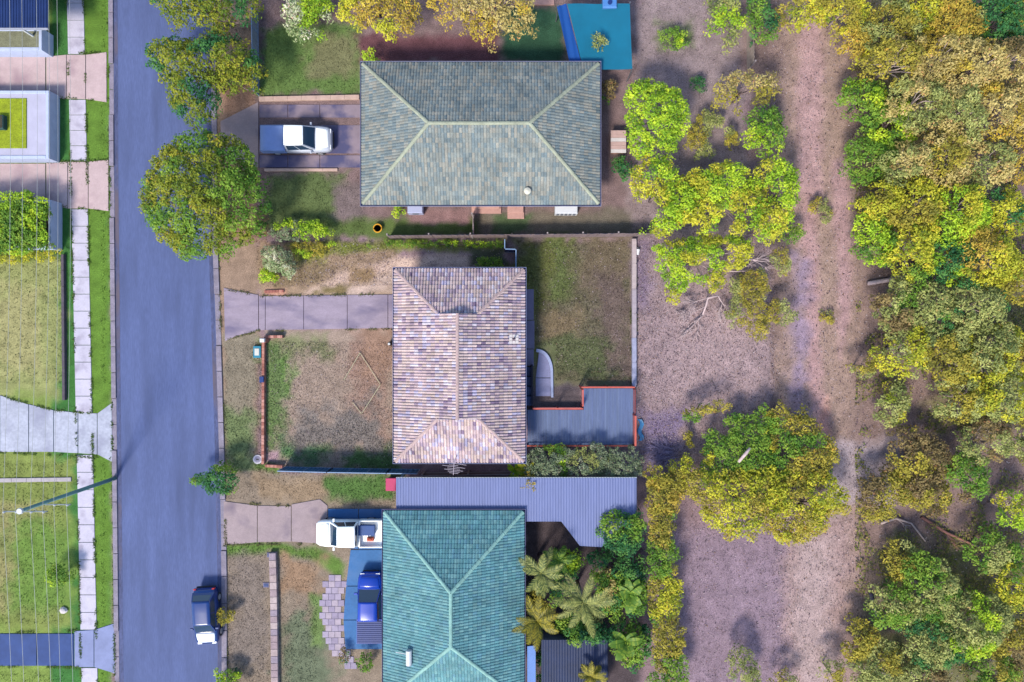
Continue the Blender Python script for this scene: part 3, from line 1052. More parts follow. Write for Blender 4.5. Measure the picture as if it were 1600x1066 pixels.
cptop = interp([(619, 747), (995, 747)])
cpbot = interp([(619, 795.5), (819, 795.5), (820, 815), (877, 815), (906, 853), (940, 855), (995, 800)])
sheet_roof(cp, 619, 995, cptop, cpbot, 2.55, mat('blue_grey_sheet', S(116, 128, 178), rough=0.5, amt=0.1, scale=0.8, metal=0.0, spec=0.4, stretch=(3, 0.4, 1)))
for uu, vv_ in ((622, 752), (740, 752), (860, 752), (985, 752), (985, 800), (925, 846), (884, 815)):
    x, y = P2(uu, vv_, 2.5)
    MB().box(x - 0.045, y - 0.045, 0, x + 0.045, y + 0.045, 2.52).obj('post', m_wm, cp)
xa, ya = P2(619, 747, 2.5)
xb, _ = P2(995, 747, 2.5)
MB().box(xa, ya - 0.03, 2.40, xb, ya + 0.05, 2.535).obj('beam', m_wm, cp)

# ---- deck with orange-red rails
DZ = 0.75
dk = thing('deck', 'L-shaped blue-grey timber deck edged with orange-red rails behind the middle house', 'deck', (*P2(906, 660), 0))
m_db = [mat('deck_paint_%d' % k, S(*c), rough=0.7, amt=0.16, scale=0.9, detail=0.10, dscale=10, stretch=(6, 0.5, 1), spec=0.3) for k, c in enumerate(((106, 122, 162), (102, 118, 160), (110, 126, 164), (104, 120, 158)))]
bx0, _y = P2(824, 640, DZ)
bx1, _y = P2(989, 640, DZ)
bxs, _y = P2(911, 640, DZ)
ytop1 = P2(0, 640.5, DZ)[1]
ytop2 = P2(0, 607, DZ)[1]
ybot = P2(0, 695, DZ)[1]
bw = 0.118
board = {}
x = bx0
while x < bx1 - 0.05:
    yt = ytop1 if x + bw / 2 < bxs else ytop2
    kk = random.randrange(4)
    key = (yt, kk)
    if key not in board:
        board[key] = MB().bbox(-bw / 2 + 0.004, ybot - (yt + ybot) / 2, -0.03, bw / 2 - 0.004, yt - (yt + ybot) / 2, 0, 0.006).mesh('deck_board', m_db[kk])
    o = link('deck_board', board[key], dk)
    rl = root_loc(dk)
    o.location = (x + bw / 2 - rl[0], (yt + ybot) / 2 - rl[1], DZ + random.uniform(-0.004, 0.004))
    x += bw
m_red = mat('orange_red_paint', S(206, 98, 84), rough=0.55, amt=0.14, scale=2)
m_redd = mat('dark_red_paint', S(140, 62, 66), rough=0.6, amt=0.16, scale=2)
mb = MB()
for yy in (ybot + 0.15, (ybot + ytop1) / 2, ytop1 - 0.15):
    mb.box(bx0 + 0.02, yy - 0.04, DZ - 0.19, bx1 - 0.02, yy + 0.04, DZ - 0.033)
mb.box(bxs, ytop2 - 0.2, DZ - 0.19, bx1 - 0.02, ytop2 - 0.12, DZ - 0.033)
mb.obj('joist', m_redd, dk)


def rail_run(p0, p1, zt, red=m_red, wd=0.10, mid=True):
    (xa, ya), (xb, yb) = p0, p1
    d = Vector((xb - xa, yb - ya, 0))
    L = d.length
    d.normalize()
    nrm = Vector((-d.y, d.x, 0)) * wd / 2

    def bar(z0, z1, m, name, wsc=1.0):
        nn = nrm * wsc
        q_ = [(xa + nn.x, ya + nn.y), (xa - nn.x, ya - nn.y), (xb - nn.x, yb - nn.y), (xb + nn.x, yb + nn.y)]
        MB().prism(q_, z0, z1, 0.008).obj(name, m, dk)
    bar(zt - 0.04, zt, red, 'handrail')
    if mid:
        bar(DZ + 0.06, DZ + 0.10, m_redd, 'bottom_rail', 0.5)
    npost = max(2, int(L / 1.6) + 1)
    for k in range(npost):
        q_ = Vector((xa, ya, 0)) + d * (L * k / (npost - 1))
        MB().box(q_.x - 0.045, q_.y - 0.045, 0, q_.x + 0.045, q_.y + 0.045, zt - 0.042).obj('post', m_redd, dk)
    for zz in ((0.35, 0.6) if zt > DZ + 0.65 else ()):
        MB().tube([(xa, ya, DZ + zz), (xb, yb, DZ + zz)], 0.008, 5).obj('wire', mat('rail_wire', (0.3, 0.3, 0.32), rough=0.4, metal=0.6, amt=0.05), dk)


RZ = DZ + 0.95
rail_run(P2(833, 639, RZ), P2(911, 639, RZ), RZ)
rail_run(P2(911, 635, RZ), P2(911, 609, RZ), RZ)
rail_run(P2(909, 605.5, RZ), P2(992, 605.5, RZ), RZ)
rail_run(P2(993, 650, RZ), P2(993, 697, RZ), RZ, wd=0.14)
rail_run(P2(992.5, 609, RZ - 0.2), P2(992.5, 648, RZ - 0.2), RZ - 0.25, red=m_redd, wd=0.08)
rail_run(P2(824, 697, DZ + 0.3), P2(990, 697, DZ + 0.3), DZ + 0.3, wd=0.08, mid=False)

# ---- path, curved patio and steps behind the middle house
drive([[(820, 452), (834, 452), (834, 500), (820, 500)], [(820, 501), (835, 501), (835, 545), (820, 545)], [(818, 546), (834, 546), (834, 572), (818, 572)]], mat('grey_path', S(124, 120, 150), amt=0.15, scale=1.2, detail=0.12), 'garden_path', 0.06)
arc = [(834 + 30 * math.sin(a) ** 0.75, 582 - 37 * math.cos(a)) for a in [R(k) for k in range(4, 91, 8)]]
inner = [(834 + 26 * math.sin(a) ** 0.75, 584 - 34 * math.cos(a)) for a in [R(k) for k in range(4, 91, 8)]]
pt = bpy.data.objects.new('patio', None)
col.objects.link(pt)
pt['kind'] = 'structure'
m_pat = mat('patio_concrete', S(138, 140, 178), amt=0.14, scale=1.0, detail=0.1, dscale=10)
MB().prism(PL([(837, 590)] + inner[1:] + [(860.5, 590)]), -0.05, 0.10, 0.01).obj('slab', m_pat, pt)
MB().prism(PL([(837, 591), (860.5, 591), (860.5, 619), (837, 619)]), -0.05, 0.098, 0.01).obj('slab', m_pat, pt)
mbk = MB()
outl = arc + [(864.5, 621)]
innl = inner + [(861, 621)]
for k in range(len(outl) - 1):
    mbk.prism(PL([outl[k], outl[k + 1], innl[k + 1], innl[k]]), -0.05, 0.16, 0.008)
mbk.obj('edging', mat('patio_edge', S(166, 176, 214), amt=0.12, scale=2), pt)
st = thing('back_steps', 'dark blue-grey steps between the house wall and the curved patio', 'steps', (*P2(827, 590), 0))
for k in range(4):
    x0_, y0_ = P2(821.5, 574 + k * 15, 0.3)
    MB().bbox(x0_, y0_ - 0.66, 0, x0_ + 0.5, y0_, 0.62 - 0.0 * k - (0.14 * (3 - k)), 0.015).obj('tread', mat('step_grey', S(74, 92, 140), amt=0.15, scale=2), st)
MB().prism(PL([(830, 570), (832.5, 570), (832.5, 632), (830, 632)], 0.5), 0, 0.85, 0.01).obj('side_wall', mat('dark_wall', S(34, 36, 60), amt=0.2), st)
# ------------------------------------------------------------------ vehicles
m_tyre = mat('tyre_rubber', (0.02, 0.02, 0.022), rough=0.9, amt=0.1)
m_rim = mat('alloy', (0.45, 0.46, 0.48), rough=0.35, metal=0.7, amt=0.05)
m_cglass = mat('car_glass', (0.012, 0.03, 0.06), rough=0.06, amt=0, spec=0.7)
m_lamp = mat('headlamp', (0.7, 0.72, 0.75), rough=0.15, amt=0, spec=0.6)
m_tail = mat('tail_lamp', (0.35, 0.02, 0.02), rough=0.2, amt=0)
m_trim = mat('black_trim', (0.02, 0.02, 0.024), rough=0.6, amt=0.1)


def paint(name, c, rough=0.3):
    return mat(name, c, rough=rough, amt=0.04, scale=1.5, spec=0.5)


def loft(sections, cap=True):
    """sections: list of rings with the same number of points"""
    mb = MB()
    n = len(sections[0])
    for r_ in sections:
        mb.v += [tuple(p) for p in r_]
    for i in range(len(sections) - 1):
        for j in range(n):
            mb.f.append((i * n + j, (i + 1) * n + j, (i + 1) * n + (j + 1) % n, i * n + (j + 1) % n))
    if cap:
        mb.f.append(tuple(range(n)))
        mb.f.append(tuple(range(len(sections) * n - 1, (len(sections) - 1) * n - 1, -1)))
    return mb


def body_ring(x, w, zb, zt, crown=0.03):
    h = zt - zb
    half = [(0.0, zb), (0.86 * w, zb), (0.97 * w, zb + 0.10 * h), (w, zb + 0.45 * h), (0.985 * w, zb + 0.72 * h), (0.93 * w, zb + 0.94 * h), (0.78 * w, zt + crown * 0.4), (0.4 * w, zt + crown * 0.9), (0.0, zt + crown)]
    return [(x, -y, z) for y, z in half] + [(x, y, z) for y, z in half[-2:0:-1]]


def vehicle(name, label, cat, u, v, ang, L, W, body_m, kind='ute', tray_m=None, roof_m=None, bonnet_m=None, cover=None, group=None):
    """length along local +x (front). kinds: ute (cab + tray), hatch"""
    x, y, _ = P(u, v, 0.9)
    root = thing(name, label, cat, (x, y, 0.06), ang, group)
    h = W / 2
    f, b = L / 2, -L / 2
    roof_m = roof_m or body_m
    bonnet_m = bonnet_m or body_m
    if kind == 'ute':
        cab_b, cab_f = b + L * 0.36, f - L * 0.24
        zs = 0.98
        secs = [(cab_b, 1.0, 0.98), (cab_f - 0.1, 1.0, 0.99), (f - 0.75, 0.985, 0.96), (f - 0.35, 0.94, 0.90), (f - 0.12, 0.84, 0.82), (f, 0.68, 0.62)]
        loft([body_ring(xx, h * k, 0.32, zz, 0.04) for xx, k, zz in secs]).obj('body', body_m, root, True, local=True)
        cabL0, cabL1, cabU0, cabU1, zr = cab_b + 0.02, cab_f + 0.10, cab_b + 0.12, cab_f - 0.62, 1.72
    else:
        secs = [(b, 0.74, 0.70), (b + 0.10, 0.88, 0.92), (b + 0.4, 0.97, 1.0), (b + L * 0.3, 1.0, 0.98), (f - L * 0.32, 1.0, 0.97), (f - 0.7, 0.985, 0.93), (f - 0.3, 0.93, 0.85), (f - 0.1, 0.83, 0.76), (f, 0.66, 0.58)]
        loft([body_ring(xx, h * k, 0.28, zz, 0.04) for xx, k, zz in secs]).obj('body', body_m, root, True, local=True)
        cabL0, cabL1, cabU0, cabU1, zr = b + 0.22, f - L * 0.24, b + 0.70, f - L * 0.24 - 0.72, 1.50
    zb = 0.97
    wb, wt = h * 0.93, h * 0.76
    # cabin frame: a tapered block; panes sit slightly proud of it
    lo_ = [(cabL0, -wb), (cabL1, -wb * 0.95), (cabL1, wb * 0.95), (cabL0, wb)]
    up_ = [(cabU0, -wt), (cabU1, -wt * 0.97), (cabU1, wt * 0.97), (cabU0, wt)]
    mb = MB()
    mb.v += [(p[0], p[1], zb) for p in lo_] + [(p[0], p[1], zr) for p in up_]
    mb.f += [(3, 2, 1, 0), (4, 5, 6, 7)] + [(i, (i + 1) % 4, 4 + (i + 1) % 4, 4 + i) for i in range(4)]
    mb.obj('cabin', body_m, root, local=True)

    def pane(nm, i0, i1, s0, s1, t0, t1, off=0.012):
        A, B, C_, D = (Vector((*lo_[i0], zb)), Vector((*lo_[i1], zb)), Vector((*up_[i1], zr)), Vector((*up_[i0], zr)))

        def bl(s, t):
            return (A * (1 - s) + B * s) * (1 - t) + (D * (1 - s) + C_ * s) * t
        nr = (B - A).cross(D - A).normalized()
        q_ = [bl(s0, t0), bl(s1, t0), bl(s1, t1), bl(s0, t1)]
        m_ = MB()
        m_.add([tuple(p + nr * off) for p in q_] + [tuple(p - nr * 0.004) for p in q_], [(0, 1, 2, 3), (7, 6, 5, 4), (0, 4, 5, 1), (1, 5, 6, 2), (2, 6, 7, 3), (3, 7, 4, 0)])
        m_.obj(nm, m_cglass, root, local=True)
    pane('windscreen', 1, 2, 0.05, 0.95, 0.04, 0.95)
    pane('rear_window', 3, 0, 0.07, 0.93, 0.30, 0.93)
    for (i0, i1) in ((0, 1), (2, 3)):
        pane('side_window', i0, i1, 0.07, 0.47, 0.10, 0.90)
        pane('side_window', i0, i1, 0.51, 0.90, 0.10, 0.90)
    # roof skin, gently crowned
    rs = []
    for xx, k in ((cabU0 - 0.03, 0.97), (cabU0 + 0.12, 1.0), ((cabU0 + cabU1) / 2, 1.0), (cabU1 - 0.1, 0.98), (cabU1 + 0.03, 0.94)):
        cz = zr + 0.012 + (0.045 if k == 1.0 else 0.025)
        rs.append([(xx, -wt * k, zr - 0.01), (xx, -wt * k * 0.97, zr + 0.02), (xx, -wt * k * 0.6, cz), (xx, 0, cz + 0.012), (xx, wt * k * 0.6, cz), (xx, wt * k * 0.97, zr + 0.02), (xx, wt * k, zr - 0.01)])
    loft(rs).obj('roof_panel', roof_m, root, True, local=True)
    # bonnet skin with a shut line round it
    bs = []
    x0b, x1b = cabL1 + 0.06, f - 0.22
    for k in range(5):
        t = k / 4
        xx = x0b + (x1b - x0b) * t
        ww = h * (0.80 - 0.12 * t * t)
        zz = (1.015 if kind == 'ute' else 0.985) - 0.05 * t - 0.075 * t ** 3
        bs.append([(xx, -ww, zz - 0.03), (xx, -ww * 0.9, zz + 0.012), (xx, 0, zz + 0.045), (xx, ww * 0.9, zz + 0.012), (xx, ww, zz - 0.03)])
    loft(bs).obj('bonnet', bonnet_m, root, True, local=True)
    for sy in (-1, 1):
        for xx in (f - L * 0.185, b + L * 0.2):
            w_ = MB().tube([(xx, sy * (h - 0.22), 0.31), (xx, sy * (h - 0.01), 0.31)], 0.33, 18).obj('wheel', m_tyre, root, local=True)
            MB().tube([(xx, sy * (h - 0.05), 0.31), (xx, sy * (h + 0.004), 0.31)], 0.2, 14).obj('rim', m_rim, w_, local=True)
        MB().box(f - 0.30, sy * h * 0.60 - 0.15, 0.66, f - 0.06, sy * h * 0.60 + 0.15, 0.80).obj('headlight', m_lamp, root, local=True)
        MB().box(b - 0.012, sy * h * 0.78 - 0.09, 0.66, b + 0.05, sy * h * 0.78 + 0.09, 0.90).obj('tail_light', m_tail, root, local=True)
        mx = cabL1 - 0.32
        MB().bbox(mx - 0.05, min(sy * h * 0.93, sy * (h + 0.17)), 1.0, mx + 0.08, max(sy * h * 0.93, sy * (h + 0.17)), 1.14, 0.02).obj('wing_mirror', body_m, root, local=True)
    MB().box(f - 0.02, -h * 0.62, 0.33, f + 0.05, h * 0.62, 0.52).obj('bumper', m_trim, root, local=True)
    MB().box(b - 0.05, -h * 0.8, 0.36, b + 0.012, h * 0.8, 0.54).obj('bumper', m_trim, root, local=True)
    if kind == 'ute':
        t0, t1 = b, cab_b - 0.05
        mb = MB()
        mb.box(t0, -h, 0.45, t1, h, 0.66)
        mb.box(t0, -h, 0.66, t1, -h + 0.07, 1.02)
        mb.box(t0, h - 0.07, 0.66, t1, h, 1.02)
        mb.box(t0, -h + 0.07, 0.66, t0 + 0.06, h - 0.07, 1.02)
        mb.box(t1 - 0.06, -h + 0.07, 0.66, t1, h - 0.07, 1.06)
        tr = mb.obj('tray', tray_m or body_m, root, local=True)
        if cover == 'ribbed':
            m2 = MB()
            k = 0
            xx = t0 + 0.02
            while xx < t1 - 0.12:
                m2.bbox(xx, -h + 0.03, 1.022, xx + 0.135, h - 0.03, 1.055, 0.012)
                xx += 0.15
            m2.obj('tray_cover', mat('blue_tray_cover', S(22, 56, 132), rough=0.5, amt=0.1), tr, local=True)
        elif cover == 'flat':
            loft([[(xx, -h + 0.02, 1.02), (xx, -h + 0.1, 1.05), (xx, 0, 1.075), (xx, h - 0.1, 1.05), (xx, h - 0.02, 1.02)] for xx in (t0 + 0.02, t0 + 0.5, t1 - 0.5, t1 - 0.02)]).obj('tray_cover', mat('pale_blue_cover', S(150, 176, 236), rough=0.45, amt=0.06), tr, True, local=True)
    return root


white = paint('white_paint', (0.74, 0.76, 0.76))
v1 = vehicle('parked_ute', 'white ute with a pale blue tray cover on the drive of the grey-green roofed house', 'ute', 463, 217, 0, 5.15, 1.92, paint('silver_blue_paint', S(200, 206, 222)), 'ute', tray_m=paint('pale_blue_paint', S(130, 158, 214)), roof_m=white, bonnet_m=white, cover='flat')
v2 = vehicle('parked_ute', 'white ute with blue load in its open tray beside the teal roof', 'ute', 546, 834, math.pi, 4.95, 1.98, white, 'ute', tray_m=white)
x, y, _ = P(570, 831, 1.0)
t_ = thing('toolbox', 'dark blue toolbox in the open tray of the white ute', 'toolbox', (x + 0.15, y + 0.12, 0.72))
MB().bbox(x - 0.42, y - 0.22, 0.725, x + 0.72, y + 0.46, 1.10, 0.03).obj('box_body', mat('blue_plastic', S(24, 78, 150), rough=0.5, amt=0.1), t_)
MB().bbox(x - 0.45, y - 0.25, 1.102, x + 0.75, y + 0.49, 1.15, 0.02).obj('lid', mat('blue_plastic'), t_)
for dx in (-0.1, 0.4):
    MB().box(x + dx - 0.05, y - 0.275, 1.03, x + dx + 0.05, y - 0.252, 1.13).obj('latch', m_rim, t_)
t_ = thing('jerry_can', 'small orange-red can beside the toolbox in the ute tray', 'can', (x + 0.4, y - 0.55, 0.72))
MB().bbox(x + 0.15, y - 0.70, 0.725, x + 0.62, y - 0.44, 1.02, 0.04).obj('can_body', mat('orange_plastic', S(214, 96, 66), rough=0.5, amt=0.08), t_)
MB().tube([(x + 0.22, y - 0.57, 1.02), (x + 0.26, y - 0.57, 1.09), (x + 0.48, y - 0.57, 1.09), (x + 0.52, y - 0.57, 1.02)], 0.022, 6).obj('handle', mat('orange_plastic'), t_)
bl = paint('bright_blue_paint', S(10, 66, 190), 0.25)
v3 = vehicle('parked_ute', 'bright blue ute with ribbed blue tray cover tight against the teal roof', 'ute', 578, 950, math.pi / 2, 5.1, 1.86, bl, 'ute', cover='ribbed')
v4 = vehicle('parked_car', 'dark navy hatchback with sun glare painted white on its bonnet parked on the road kerb', 'car', 321, 964, -math.pi / 2 + R(3), 4.1, 1.74, paint('navy_paint', S(18, 60, 132), 0.25), 'hatch', bonnet_m=paint('bonnet_glare_white', (0.70, 0.74, 0.80), 0.25))  # white colour stands in for sun glare on the navy bonnet

# ------------------------------------------------------------------ fences
def paling_fence(name, label, pts, h=1.5, m=None, pal=0.11, gapf=1.05):
    a0 = P(*pts[0])
    e = thing(name, label, 'fence', (a0[0], a0[1], 0))
    m = m or mat('weathered_paling', S(140, 122, 124), rough=0.9, amt=0.25, scale=3, stretch=(1, 1, 0.15))
    mp = mat('fence_rail', S(170, 158, 160), rough=0.9, amt=0.2, scale=3)
    pm = MB().box(-pal / 2, -0.010, 0.03, pal / 2, 0.010, h).mesh('paling', m)
    for p, q_ in zip(pts[:-1], pts[1:]):
        A, B = Vector(P(*p)), Vector(P(*q_))
        d = B - A
        L = d.length
        ang = math.atan2(d.y, d.x)
        n = int(L / (pal * gapf))
        for k in range(n):
            c = A + d * ((k + 0.5) / n)
            o = link('paling', pm, e, loc=(c.x - a0[0], c.y - a0[1], random.uniform(-0.03, 0.02)))
            o.rotation_euler = (random.uniform(-0.02, 0.02), 0, ang + random.uniform(-0.02, 0.02))
        dn = d.normalized()
        nr = Vector((-dn.y, dn.x, 0))
        for zz in (0.3, h - 0.25):
            s_ = [A + nr * 0.014, B + nr * 0.014, B + nr * 0.06, A + nr * 0.06]
            MB().prism([(w.x, w.y) for w in s_], zz, zz + 0.075).obj('rail', mp, e)
        npst = max(2, int(L / 2.4) + 1)
        for k in range(npst):
            c = A + d * (k / (npst - 1)) + nr * 0.11
            MB().box(c.x - 0.05, c.y - 0.05, 0, c.x + 0.05, c.y + 0.05, h + 0.03).obj('post', mp, e)
    return e


def metal_fence(name, label, pts, h=1.75, m=None):
    a0 = P(*pts[0])
    e = thing(name, label, 'fence', (a0[0], a0[1], 0))
    mc = mat('fence_cap', S(140, 168, 206), rough=0.5, amt=0.1)
    for p, q_ in zip(pts[:-1], pts[1:]):
        A, B = Vector(P(*p)), Vector(P(*q_))
        d = B - A
        L = d.length
        dn = d.normalized()
        nr = Vector((-dn.y, dn.x, 0))
        n = max(1, round(L / 1.55))
        for k in range(n):
            a = A + d * (k / n) + dn * 0.03
            b = A + d * ((k + 1) / n) - dn * 0.03
            mb = MB()
            K = 24
            vv = []
            for j in range(K + 1):
                c = a + (b - a) * (j / K)
                o_ = 0.018 if (j // 2) % 2 else -0.018
                for zz in (0.06, h - 0.05):
                    vv.append((c.x + nr.x * o_, c.y + nr.y * o_, zz))
            mb.add(vv, [(2 * j, 2 * j + 2, 2 * j + 3, 2 * j + 1) for j in range(K)])
            mb.obj('fence_panel', m, e)
            for zz in (0.02, h - 0.05):
                s_ = [a + nr * 0.03, b + nr * 0.03, b - nr * 0.03, a - nr * 0.03]
                MB().prism([(w.x, w.y) for w in s_], zz, zz + 0.045).obj('rail', mc, e)
        for k in range(n + 1):
            c = A + d * (k / n)
            MB().box(c.x - 0.028, c.y - 0.028, 0, c.x + 0.028, c.y + 0.028, h + 0.01).obj('post', mc, e)
    return e


m_bluef = mat('blue_fence_sheet', S(62, 112, 158), rough=0.5, amt=0.14, scale=1.5)
metal_fence('metal_fence', 'blue corrugated metal fence along the lower edge of the dry front lawn', [(446, 729.5), (520, 731.5), (610, 733), (656, 733.5)], 1.7, m_bluef)
metal_fence('metal_fence', 'stepped slate-blue side fence by the top right corner of the cream tiled roof', [(789, 380), (789, 394), (806, 394.5), (806, 430)], 1.7, mat('slate_fence_sheet', S(56, 74, 128), rough=0.5, amt=0.14, scale=1.5))
paling_fence('paling_fence', 'grey timber paling fence between the grey-green roofed house and the long lawn', [(610, 373), (800, 371.5), (1016, 369.5)], 1.4)
paling_fence('paling_fence', 'short paling fence running up to the grey-green roof', [(741, 372), (741, 338)], 1.2)
paling_fence('paling_fence', 'pale timber fence at the back of the upper yard, beside the dirt track', [(1166, -20), (1167, 108)], 1.5, mat('pale_paling', S(176, 160, 150), rough=0.9, amt=0.25, scale=3))
metal_fence('metal_fence', 'pale metal fence along the left end of the upper front lawn', [(403, 20), (405, 150)], 1.3, mat('pale_fence_sheet', S(150, 160, 176), rough=0.6, amt=0.15, scale=1.5))
paling_fence('paling_fence', 'grey weathered paling fence in the narrow gap below the cream tiled roof', [(664, 738.5), (802, 736.5)], 1.5, mat('dark_paling', S(116, 108, 116), rough=0.9, amt=0.25, scale=3))

# ------------------------------------------------------------------ low walls
def wall_run(parent, pts, z0, h, wdt, seg, m, name, gap=0.008, courses=1, jit=0.006, tones=None):
    for p, q_ in zip(pts[:-1], pts[1:]):
        A, B = Vector(P(*p)), Vector(P(*q_))
        d = B - A
        L = d.length
        n = max(1, round(L / seg))
        sl_ = L / n
        ang = math.atan2(d.y, d.x)
        meshes = {}
        rl = root_loc(parent)
        for c in range(courses):
            hh = h / courses
            for k in range(n + (c % 2)):
                t = (k + 0.5 - 0.5 * (c % 2)) / n
                s_ = sl_
                if c % 2 and k in (0, n):
                    s_ = sl_ / 2
                    t = (0.25 if k == 0 else n - 0.25) / n
                mm = random.choice(tones) if tones else m
                key = (round(s_, 3), mm.name)
                if key not in meshes:
                    meshes[key] = MB().bbox(-s_ / 2 + gap / 2, -wdt / 2, 0, s_ / 2 - gap / 2, wdt / 2, hh - gap, min(0.012, hh * 0.15)).mesh(name, mm)
                w = A + d * t
                o = link(name, meshes[key], parent, loc=(w.x - rl[0], w.y - rl[1], z0 + c * hh + random.uniform(-0.002, 0.002)))
                o.rotation_euler = (0, 0, ang + random.uniform(-0.008, 0.008))


BR = [mat('brick_%d' % k, S(*c), rough=0.9, amt=0.2, scale=6, detail=0.2, dscale=40) for k, c in enumerate(((186, 126, 112), (170, 108, 98), (198, 140, 126), (160, 104, 92), (206, 152, 140)))]
bw_ = thing('brick_wall', 'low red brick garden wall along the street side of the dry front lawn', 'brick wall', P(413, 620))
wall_run(bw_, [(414.2, 528), (413.5, 724)], 0, 0.42, 0.2, 0.24, None, 'brick', courses=5, tones=BR)
MB().box(*P2(414.7, 724, 0), -0.02, P2(414.7, 724, 0)[0] + 0.001, P2(414.7, 723, 0)[1], 0.0)
bw2 = thing('brick_wall', 'short pale brick wall at the corner of the concrete drive', 'brick wall', P(430, 526))
wall_run(bw2, [(417, 526.5), (444, 526)], 0, 0.42, 0.2, 0.24, None, 'brick', courses=4, tones=BR[2:])
bw3 = thing('brick_wall', 'short brick wall next to the left end of the blue metal fence', 'brick wall', P(428, 726))
wall_run(bw3, [(416.8, 726.5), (444, 728)], 0, 0.42, 0.2, 0.24, None, 'brick', courses=4, tones=BR)
bw4 = thing('garden_edging', 'low row of terracotta bricks on the upper side of the concrete drive', 'edging', P(430, 455))
wall_run(bw4, [(414, 456), (444, 455)], 0, 0.14, 0.2, 0.24, None, 'brick', courses=2, tones=BR)
bw5 = thing('block_wall', 'low pinkish stone block wall crossing the lower front yard', 'stone wall', P(431, 960))
STN = [mat('stone_%d' % k, S(*c), rough=0.9, amt=0.2, scale=4, detail=0.2, dscale=20) for k, c in enumerate(((186, 166, 166), (170, 150, 156), (196, 178, 178), (160, 146, 160)))]
wall_run(bw5, [(428, 862), (430, 930), (431, 1000), (432, 1110)], 0, 0.40, 0.5, 0.5, None, 'stone_block', gap=0.02, tones=STN)
rw = thing('retaining_wall', 'long straight concrete sleeper wall between the lawn and the leaf-strewn yard', 'retaining wall', P(990, 490))
SLP = [mat('sleeper_%d' % k, S(*c), rough=0.9, amt=0.16, scale=3, detail=0.12, dscale=20) for k, c in enumerate(((194, 178, 180), (178, 166, 176), (166, 168, 196)))]
for k, (a, b) in enumerate(((374, 412), (412, 452), (452, 490), (490, 528), (528, 566), (566, 604))):
    wall_run(rw, [(990, a), (990, b)], 0, 0.35, 0.32, 2.0, SLP[min(2, k // 2)], 'sleeper')
for k in range(7):
    x, y, _ = P(993.6, 375 + k * 38)
    MB().box(x - 0.045, y - 0.05, -0.05, x + 0.045, y + 0.05, 0.40).obj('post', mat('dark_steel', S(66, 62, 84), amt=0.1), rw)

# drive kerb strips of the upper neighbour
for nm, lab, pts in (('concrete_edging', 'pink concrete edging on the lawn side of the drive with the pale ute', [(406, 156), (562, 153)]), ('concrete_edging', 'pink concrete edging below the pale ute', [(414, 266), (528, 266)])):
    e = thing(nm, lab, 'edging', P(*pts[0]))
    wall_run(e, pts, 0, 0.22 if pts[0][1] < 200 else 0.15, 0.34 if pts[0][1] < 200 else 0.2, 1.0, mat('pink_edging', S(206, 176, 164), amt=0.14, scale=2), 'edging_block', gap=0.01)

# paved garden path of the lower neighbour
pp = bpy.data.objects.new('paved_path', None)
col.objects.link(pp)
pp['kind'] = 'structure'
pvp = [(505, 902), (540, 898), (541, 912), (536, 968), (541, 1010), (560, 1040), (548, 1050), (520, 1022), (504, 990), (498, 945)]
PVM = [mat('paver_%d' % k, S(*c), rough=0.9, amt=0.14, scale=3, detail=0.12, dscale=20) for k, c in enumerate(((178, 166, 188), (166, 154, 178), (186, 172, 186)))]
pm_ = [MB().bbox(-0.225, -0.225, 0, 0.225, 0.225, 0.05, 0.012).mesh('paver', m_) for m_ in PVM]
vv0 = 903
while vv0 < 1048:
    uu0 = 499 + (5 if int((vv0 - 903) / 9.8) % 2 else 0)
    while uu0 < 562:
        if sdist(np.array([uu0]), np.array([vv0]), pvp)[0] < -2.5:
            x, y, _ = P(uu0, vv0)
            o = link('paver', random.choice(pm_), pp, loc=(x, y, random.uniform(-0.004, 0.008)))
            o.rotation_euler.z = random.uniform(-0.02, 0.02)
        uu0 += 9.8
    vv0 += 9.8

# ------------------------------------------------------------------ left side: raised white-walled gardens, navy roof
m_rend = mat('white_render', S(196, 208, 240), rough=0.85, amt=0.08, scale=1.5, detail=0.05)


def terrace(label_wall, u1, v0, v1, h, top_m, top_name, thick=0.22, right_only=False, u0=-320):
    e = thing('rendered_wall', label_wall, 'wall', (*P2(u1, (v0 + v1) / 2, h), 0))
    xa, ya = P2(u0, v1, h)
    xb, yb = P2(u1, v0, h)
    b = MB()
    b.bbox(xb - thick, ya, -0.05, xb, yb, h + 0.06, 0.02)
    b.obj('side_wall', m_rend, e)
    MB().bbox(xa, ya, -0.05, xb - thick - 0.002, ya + thick, h + 0.06, 0.02).obj('side_wall', m_rend, e)
    MB().bbox(xa, yb - thick, -0.05, xb - thick - 0.002, yb, h + 0.06, 0.02).obj('side_wall', m_rend, e)
    t_ = MB().box(xa, ya + thick + 0.003, -0.04, xb - thick - 0.003, yb - thick - 0.003, h)
    struct(top_name, t_, top_m)
    return e


terrace('white rendered garden wall below the navy metal roof, top left', 66, 44, 79, 1.2, mat('olive_turf', S(134, 136, 112), rough=0.95, amt=0.2, scale=2, detail=0.3, dscale=14), 'raised_bed')
terrace('white rendered wall round the paved terrace with the small square lawn', 77, 142, 248, 1.15, mat('lavender_paving', S(196, 194, 218), rough=0.9, amt=0.08, scale=1, detail=0.06), 'terrace')
terrace('white rendered wall in front of the clipped green hedge, left edge', 81, 313, 389, 1.15, mat('mulch', S(70, 66, 52), rough=0.95, amt=0.3, scale=4), 'raised_bed')
xa, ya = P2(-120, 232, 1.15)
xb, yb = P2(42, 154, 1.15)
struct('terrace_lawn', MB().bbox(xa, ya, 1.1, xb, yb, 1.21, 0.02), mat('bright_turf', S(150, 166, 30), rough=0.95, amt=0.2, scale=2, detail=0.35, dscale=16))
x, y, _ = P(2, 192, 1.35)
t_ = thing('planter', 'small dark square planter on the bright little terrace lawn, left edge', 'planter', (x, y, 1.21))
